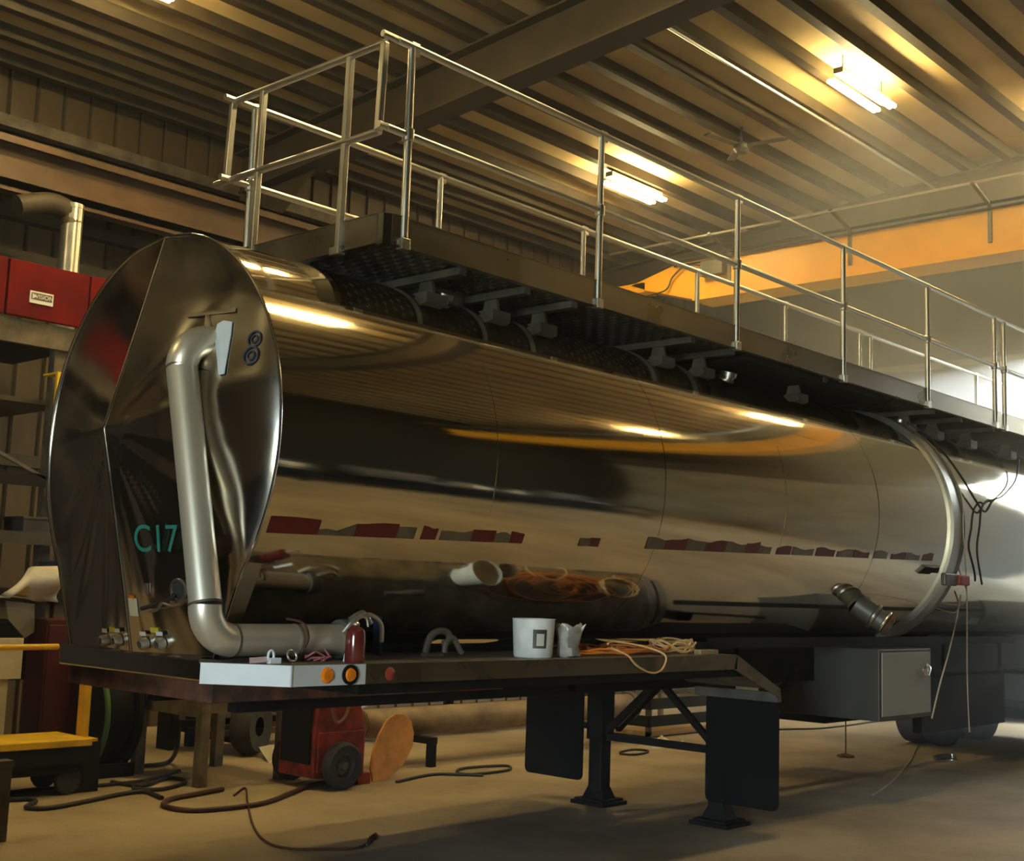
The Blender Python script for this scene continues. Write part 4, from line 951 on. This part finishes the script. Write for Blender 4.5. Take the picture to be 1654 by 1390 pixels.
for i in range(nx):
    for j in range(ny): k = i*(ny+1)+j; mb.f.append([k, k+1, k+ny+2, k+ny+1])
tp = tag(mb.build('tarpaulin', cream, None, True, 180, thin=.02), 'folded off-white tarpaulin hanging from the dark rack beside the nose', 'tarpaulin')
tl = [at(px, py, 1, 11.2) for px, py in ((10, 970), (56, 975), (56, 1020), (40, 1030), (14, 1000))]
MB().prism(tl, (0, .02, 0)).build('hanging_flap', mat('grey_cloth', (.34, .31, .25), .9, bump=.3), tp)
p0 = at(0, 1097, 1, 10.9); p1 = at(39, 1030, 1, 10.9)
tag(MB().box(p0.x-.5, p1.x, 10.9, 10.93, p0.z, p1.z).box(p0.x-.4, p1.x-.1, 10.93, 11.2, p0.z-.6, p0.z).build('white_board', cream, None, bevel=.004), 'off-white board standing behind the yellow bar at the left margin', 'board')
p0 = at(70, 1080, 1, 11.0); p1 = at(112, 1000, 1, 11.0)
tag(MB().box(p0.x, p1.x+.3, 11.0, 11.35, 0.05, p1.z).box(p0.x+.02, p1.x+.28, 10.985, 11.0, .1, p1.z-.05).build('red_cabinet', mat('dark_red_paint', (.07, .006, .006), .5), None, bevel=.01), 'dark red cabinet behind the end of the yellow bar', 'cabinet')
t = thing('yellow_cart', 'yellow flat platform cart with a long handle bar at the left margin', 'cart', (5.2, 10.3, 0))
a = at(0, 1180, 1, 10.5); b_ = at(93, 1178, 1, 10.5)
MB().box(a.x-.8, b_.x, 9.9, 10.5, .40, .46).build('deck', yellow2, t, bevel=.008)
MB().box(a.x-.8, b_.x, 9.92, 10.48, .26, .40).build('frame', black_frame, t)
for xx in (a.x-.6, b_.x-.15): 
    for yy in (10.0, 10.4): MB().lathe((xx, yy, .12), (0, 1, 0), [(0, -.03), (.11, -.03), (.12, 0), (.11, .03), (0, .03)], 18).build('wheel', tyre_rubber, t, True)
for yy in (10.0, 10.4): MB().box(a.x-.65, b_.x-.1, yy-.05, yy+.05, .18, .26).build('wheel_bracket', black_frame, t)
h0 = at(0, 1046, 1, 10.45); h1 = at(94, 1044, 1, 10.45)
MB().tube([(h0.x-.78, 10.45, .46), (h0.x-.78, 10.45, h0.z-.02), (h0.x-.74, 10.45, h0.z), (h1.x, 10.45, h1.z)], .026, 12).build('handle_bar', yellow2, t, True)
p = at(122, 1192, 1, 10.2); b_ = at(130, 1095, 0, p.x)
t = thing('yellow_post', 'yellow steel guard post on a black plinth under the trailer nose', 'post', (p.x, p.y, 0))
MB().box(p.x, p.x+.06, p.y-.10, p.y+.0, p.z, b_.z+.12).build('post', yellow2, t)
MB().box(p.x-.08, p.x+.12, p.y-.16, p.y+.06, p.z-.015, p.z+.01).build('base_plate', yellow2, t)
MB().box(p.x-.10, p.x+.14, p.y-.18, p.y+.08, 0, p.z-.015).build('plinth', black_frame, t)
p = at(92, 600, 1, 11.9)
tag(MB().box(p.x, p.x+.35, 11.88, 11.92, 2.95, p.z).box(p.x, p.x+.35, 11.92, 12.18, p.z-.02, p.z).build('yellow_guard', yellow2, None), 'yellow sheet guard just behind the left edge of the nose', 'guard')
# hose reel with a green edge
t = thing('hose_reel', 'big black hose reel with a green rim on the floor under the nose', 'reel', (6.3, 11.2, 0))
for k in range(2): MB().lathe((6.15+.35*k, 10.95, .56), (1, 0, 0), [(0, 0), (.48, 0), (.52, -.02), (.55, 0), (.52, .03), (.48, .02), (0, .02)], 36).build('flange', black_frame, t, True)
MB().lathe((6.15, 10.95, .56), (1, 0, 0), [(.1, .02), (.44, .03), (.46, .1), (.44, .17), (.46, .25), (.44, .32), (.1, .33)], 36).build('hose_winding', rubber, t, True)
MB().tube([(6.14, 10.95+.545*math.cos(a), .56+.545*math.sin(a)) for a in [2*math.pi*k/40 for k in range(40)]], .025, 8, closed=True).build('green_rim', green_m, t, True)
MB().box(6.1, 6.56, 10.6, 10.66, 0, .12).box(6.1, 6.56, 11.24, 11.30, 0, .12).build('cradle', black_frame, t)
# steel stub at the bottom left corner
e = at(-3, 1358, 2, 0)
t = thing('trestle_leg', 'short dark steel trestle leg cut off by the lower left edge', 'leg', e)
MB().box(e.x-.08, e.x+.035, e.y-.05, e.y+.05, 0, .50).build('leg_tube', stool_m, t, bevel=.006)
MB().box(e.x-.5, e.x+.04, e.y-.06, e.y+.06, .50, .54).build('top_rail', stool_m, t)
MB().box(e.x-.5, e.x-.4, e.y-.05, e.y+.05, 0, .50).build('leg_tube', stool_m, t)

# ------------------------------------------------------------------ across the hall, mirrored in the tank, plus added dark blockers
t = thing('workbench', 'long workbench across the hall mirrored as a dark band in the tank', 'workbench', (11, -2.0, 0))
MB().box(6, 17, -2.4, -1.6, .86, .92).build('bench_top', black_frame, t)
for xx in (6.1, 9.8, 13.4, 16.9): MB().box(xx-.05, xx+.05, -1.7, -1.6, 0, .86).build('leg', black_frame, t); MB().box(xx-.05, xx+.05, -2.4, -2.3, 0, .86).build('leg', black_frame, t)
tag(MB().box(6, 17, -2.6, -2.55, 0, 1.3).build('added_panel', black_frame, None), 'low dark panel added behind the workbench to hide lit floor', 'added_panel')  # added, unseen: keeps the lit floor behind out of the tank's reflection
MB().box(6, 17, -2.3, -1.65, .25, .29).build('lower_shelf', black_frame, t)
for i, (xx, w_, h_, mm) in enumerate(((6.2, 1.3, .35, cart_red), (8.0, .8, .30, black_frame), (9.4, .25, .35, label_white), (10.6, 1.2, .55, dark_grey), (12.6, .4, .22, label_white), (14.3, .8, .5, dark_grey))):
    tag(MB().box(xx, xx+w_, -2.2, -1.75, .92, .92+h_).box(xx+.03, xx+w_-.03, -1.75, -1.73, .95, .89+h_).build('bench_case', mm, None, bevel=.01), ('red tool chest mirrored at the left of the dark band', 'low black case beside the mirrored red chest', 'small white case in the mirrored dark band', 'tall grey case in the middle of the mirrored band', 'white case to the right in the mirrored band', 'grey case farthest along the mirrored bench')[i], 'case')
for i, (xx, lab) in enumerate(((9.0, 'pale funnel mirrored left of the middle of the dark band'), (13.6, 'pale funnel mirrored toward the right of the dark band'))):
    tag(MB().lathe((xx, -1.8, .92), (0, 0, 1), [(0, 0), (.16, 0), (.16, .02), (.03, .30), (0, .30)], 18).build('funnel', label_white, None, True), lab, 'funnel')
for i, (xx, lab) in enumerate(((8.6, 'shallow bright tray mirrored left of the first funnel'), (11.9, 'shallow bright tray mirrored between the two funnels'), (15.4, 'shallow bright tray mirrored at the right end of the dark band'))):
    tag(MB().box(xx, xx+.34, -1.95, -1.7, .92, .93).box(xx, xx+.34, -1.95, -1.94, .93, .97).box(xx, xx+.34, -1.71, -1.7, .93, .97).box(xx, xx+.01, -1.94, -1.71, .93, .97).box(xx+.33, xx+.34, -1.94, -1.71, .93, .97).build('tray', alu, None), lab, 'tray')
t = thing('added_screen', 'unseen dark screen added left of the frame to darken the lower nose', 'screen', (1.1, 7.4, 0))  # added out of view so the lower nose mirrors something dark
for yy in (4.6, 7.4, 10.2):
    MB().tube([(1.1, yy, 0), (1.1, yy, 2.2)], .025, 8).build('post', black_frame, t, True)
    MB().box(.8, 1.4, yy-.03, yy+.03, 0, .03).build('foot', black_frame, t)
MB().box(1.09, 1.11, 4.6, 10.2, .06, 2.15).build('curtain', rubber, t)

t = thing('yard_building', 'pale building across the yard, mirrored low in the tank under the patch of sky', 'building', (52, 6, -.2))
for k, (ya, yb, hh) in enumerate(((-14, -4, 8.5), (-4, 3, 10.5), (3, 9, 9.2), (9, 18, 10.0), (18, 30, 8.0))):
    MB().box(48, 56, ya, yb-.02, -.2, hh).build('bay', endwall_m, t)
    MB().prism([(47.8, ya, hh), (47.8, yb-.02, hh), (47.8, (ya+yb)/2, hh+1.1)], (8.4, 0, 0)).build('roof', brown_beam, t)
tag(MB().box(25.5, 25.8, -8, 13, -.2, 3.9).box(25.45, 25.85, -8, 13, 3.9, 4.0).build('sun_block_wall', endwall_m, None), 'plain wall added outside the open door to block low sun', 'wall')  # added blocker: stops low sun from reaching the hall floor
struct(MB().box(XR+9, 80, -40, 50, -.3, -.2).build('ground', concrete))
# ------------------------------------------------------------------ shop haze
hb = MB().box(-3, XR-.05, -2, YB-.3, .3, 7.9).build('haze', panel_low)
hm = bpy.data.materials.new('shop_haze'); hm.use_nodes = True; n = hm.node_tree; n.nodes.clear()
oo = n.nodes.new('ShaderNodeOutputMaterial'); vs = n.nodes.new('ShaderNodeVolumeScatter')
vs.inputs['Density'].default_value = HAZE; vs.inputs['Color'].default_value = (.95, .96, 1, 1); vs.inputs['Anisotropy'].default_value = 0.0
n.links.new(vs.outputs[0], oo.inputs['Volume'])
tc = n.nodes.new('ShaderNodeTexCoord'); sx = n.nodes.new('ShaderNodeSeparateXYZ'); mr = n.nodes.new('ShaderNodeMapRange')
mr.interpolation_type = 'SMOOTHSTEP'
mr.inputs['From Min'].default_value = 12.0; mr.inputs['From Max'].default_value = 21.0; mr.inputs['To Min'].default_value = HAZE*0.006; mr.inputs['To Max'].default_value = HAZE
n.links.new(tc.outputs['Object'], sx.inputs[0]); n.links.new(sx.outputs['X'], mr.inputs['Value'])
my = n.nodes.new('ShaderNodeMapRange'); my.interpolation_type = 'SMOOTHSTEP'; my.inputs['From Min'].default_value = 1.0; my.inputs['From Max'].default_value = 6.0
mu = n.nodes.new('ShaderNodeMath'); mu.operation = 'MULTIPLY'
n.links.new(sx.outputs['Y'], my.inputs['Value']); n.links.new(mr.outputs[0], mu.inputs[0]); n.links.new(my.outputs[0], mu.inputs[1]); m2 = n.nodes.new('ShaderNodeMapRange'); m2.interpolation_type = 'SMOOTHSTEP'; m2.inputs['From Min'].default_value = 7.5; m2.inputs['From Max'].default_value = 11.5; m2.inputs['To Min'].default_value = 1.0; m2.inputs['To Max'].default_value = 0.05
m3 = n.nodes.new('ShaderNodeMath'); m3.operation = 'MULTIPLY'
n.links.new(sx.outputs['Y'], m2.inputs['Value']); n.links.new(mu.outputs[0], m3.inputs[0]); n.links.new(m2.outputs[0], m3.inputs[1]); n.links.new(m3.outputs[0], vs.inputs['Density'])
hm.cycles.volume_step_rate = 6.0
hb.data.materials.clear(); hb.data.materials.append(hm); hb['kind'] = 'stuff'; hb['label'] = 'thin welding haze lit by daylight at the right end of the hall'; hb['category'] = 'haze'
hb.display_type = 'WIRE'
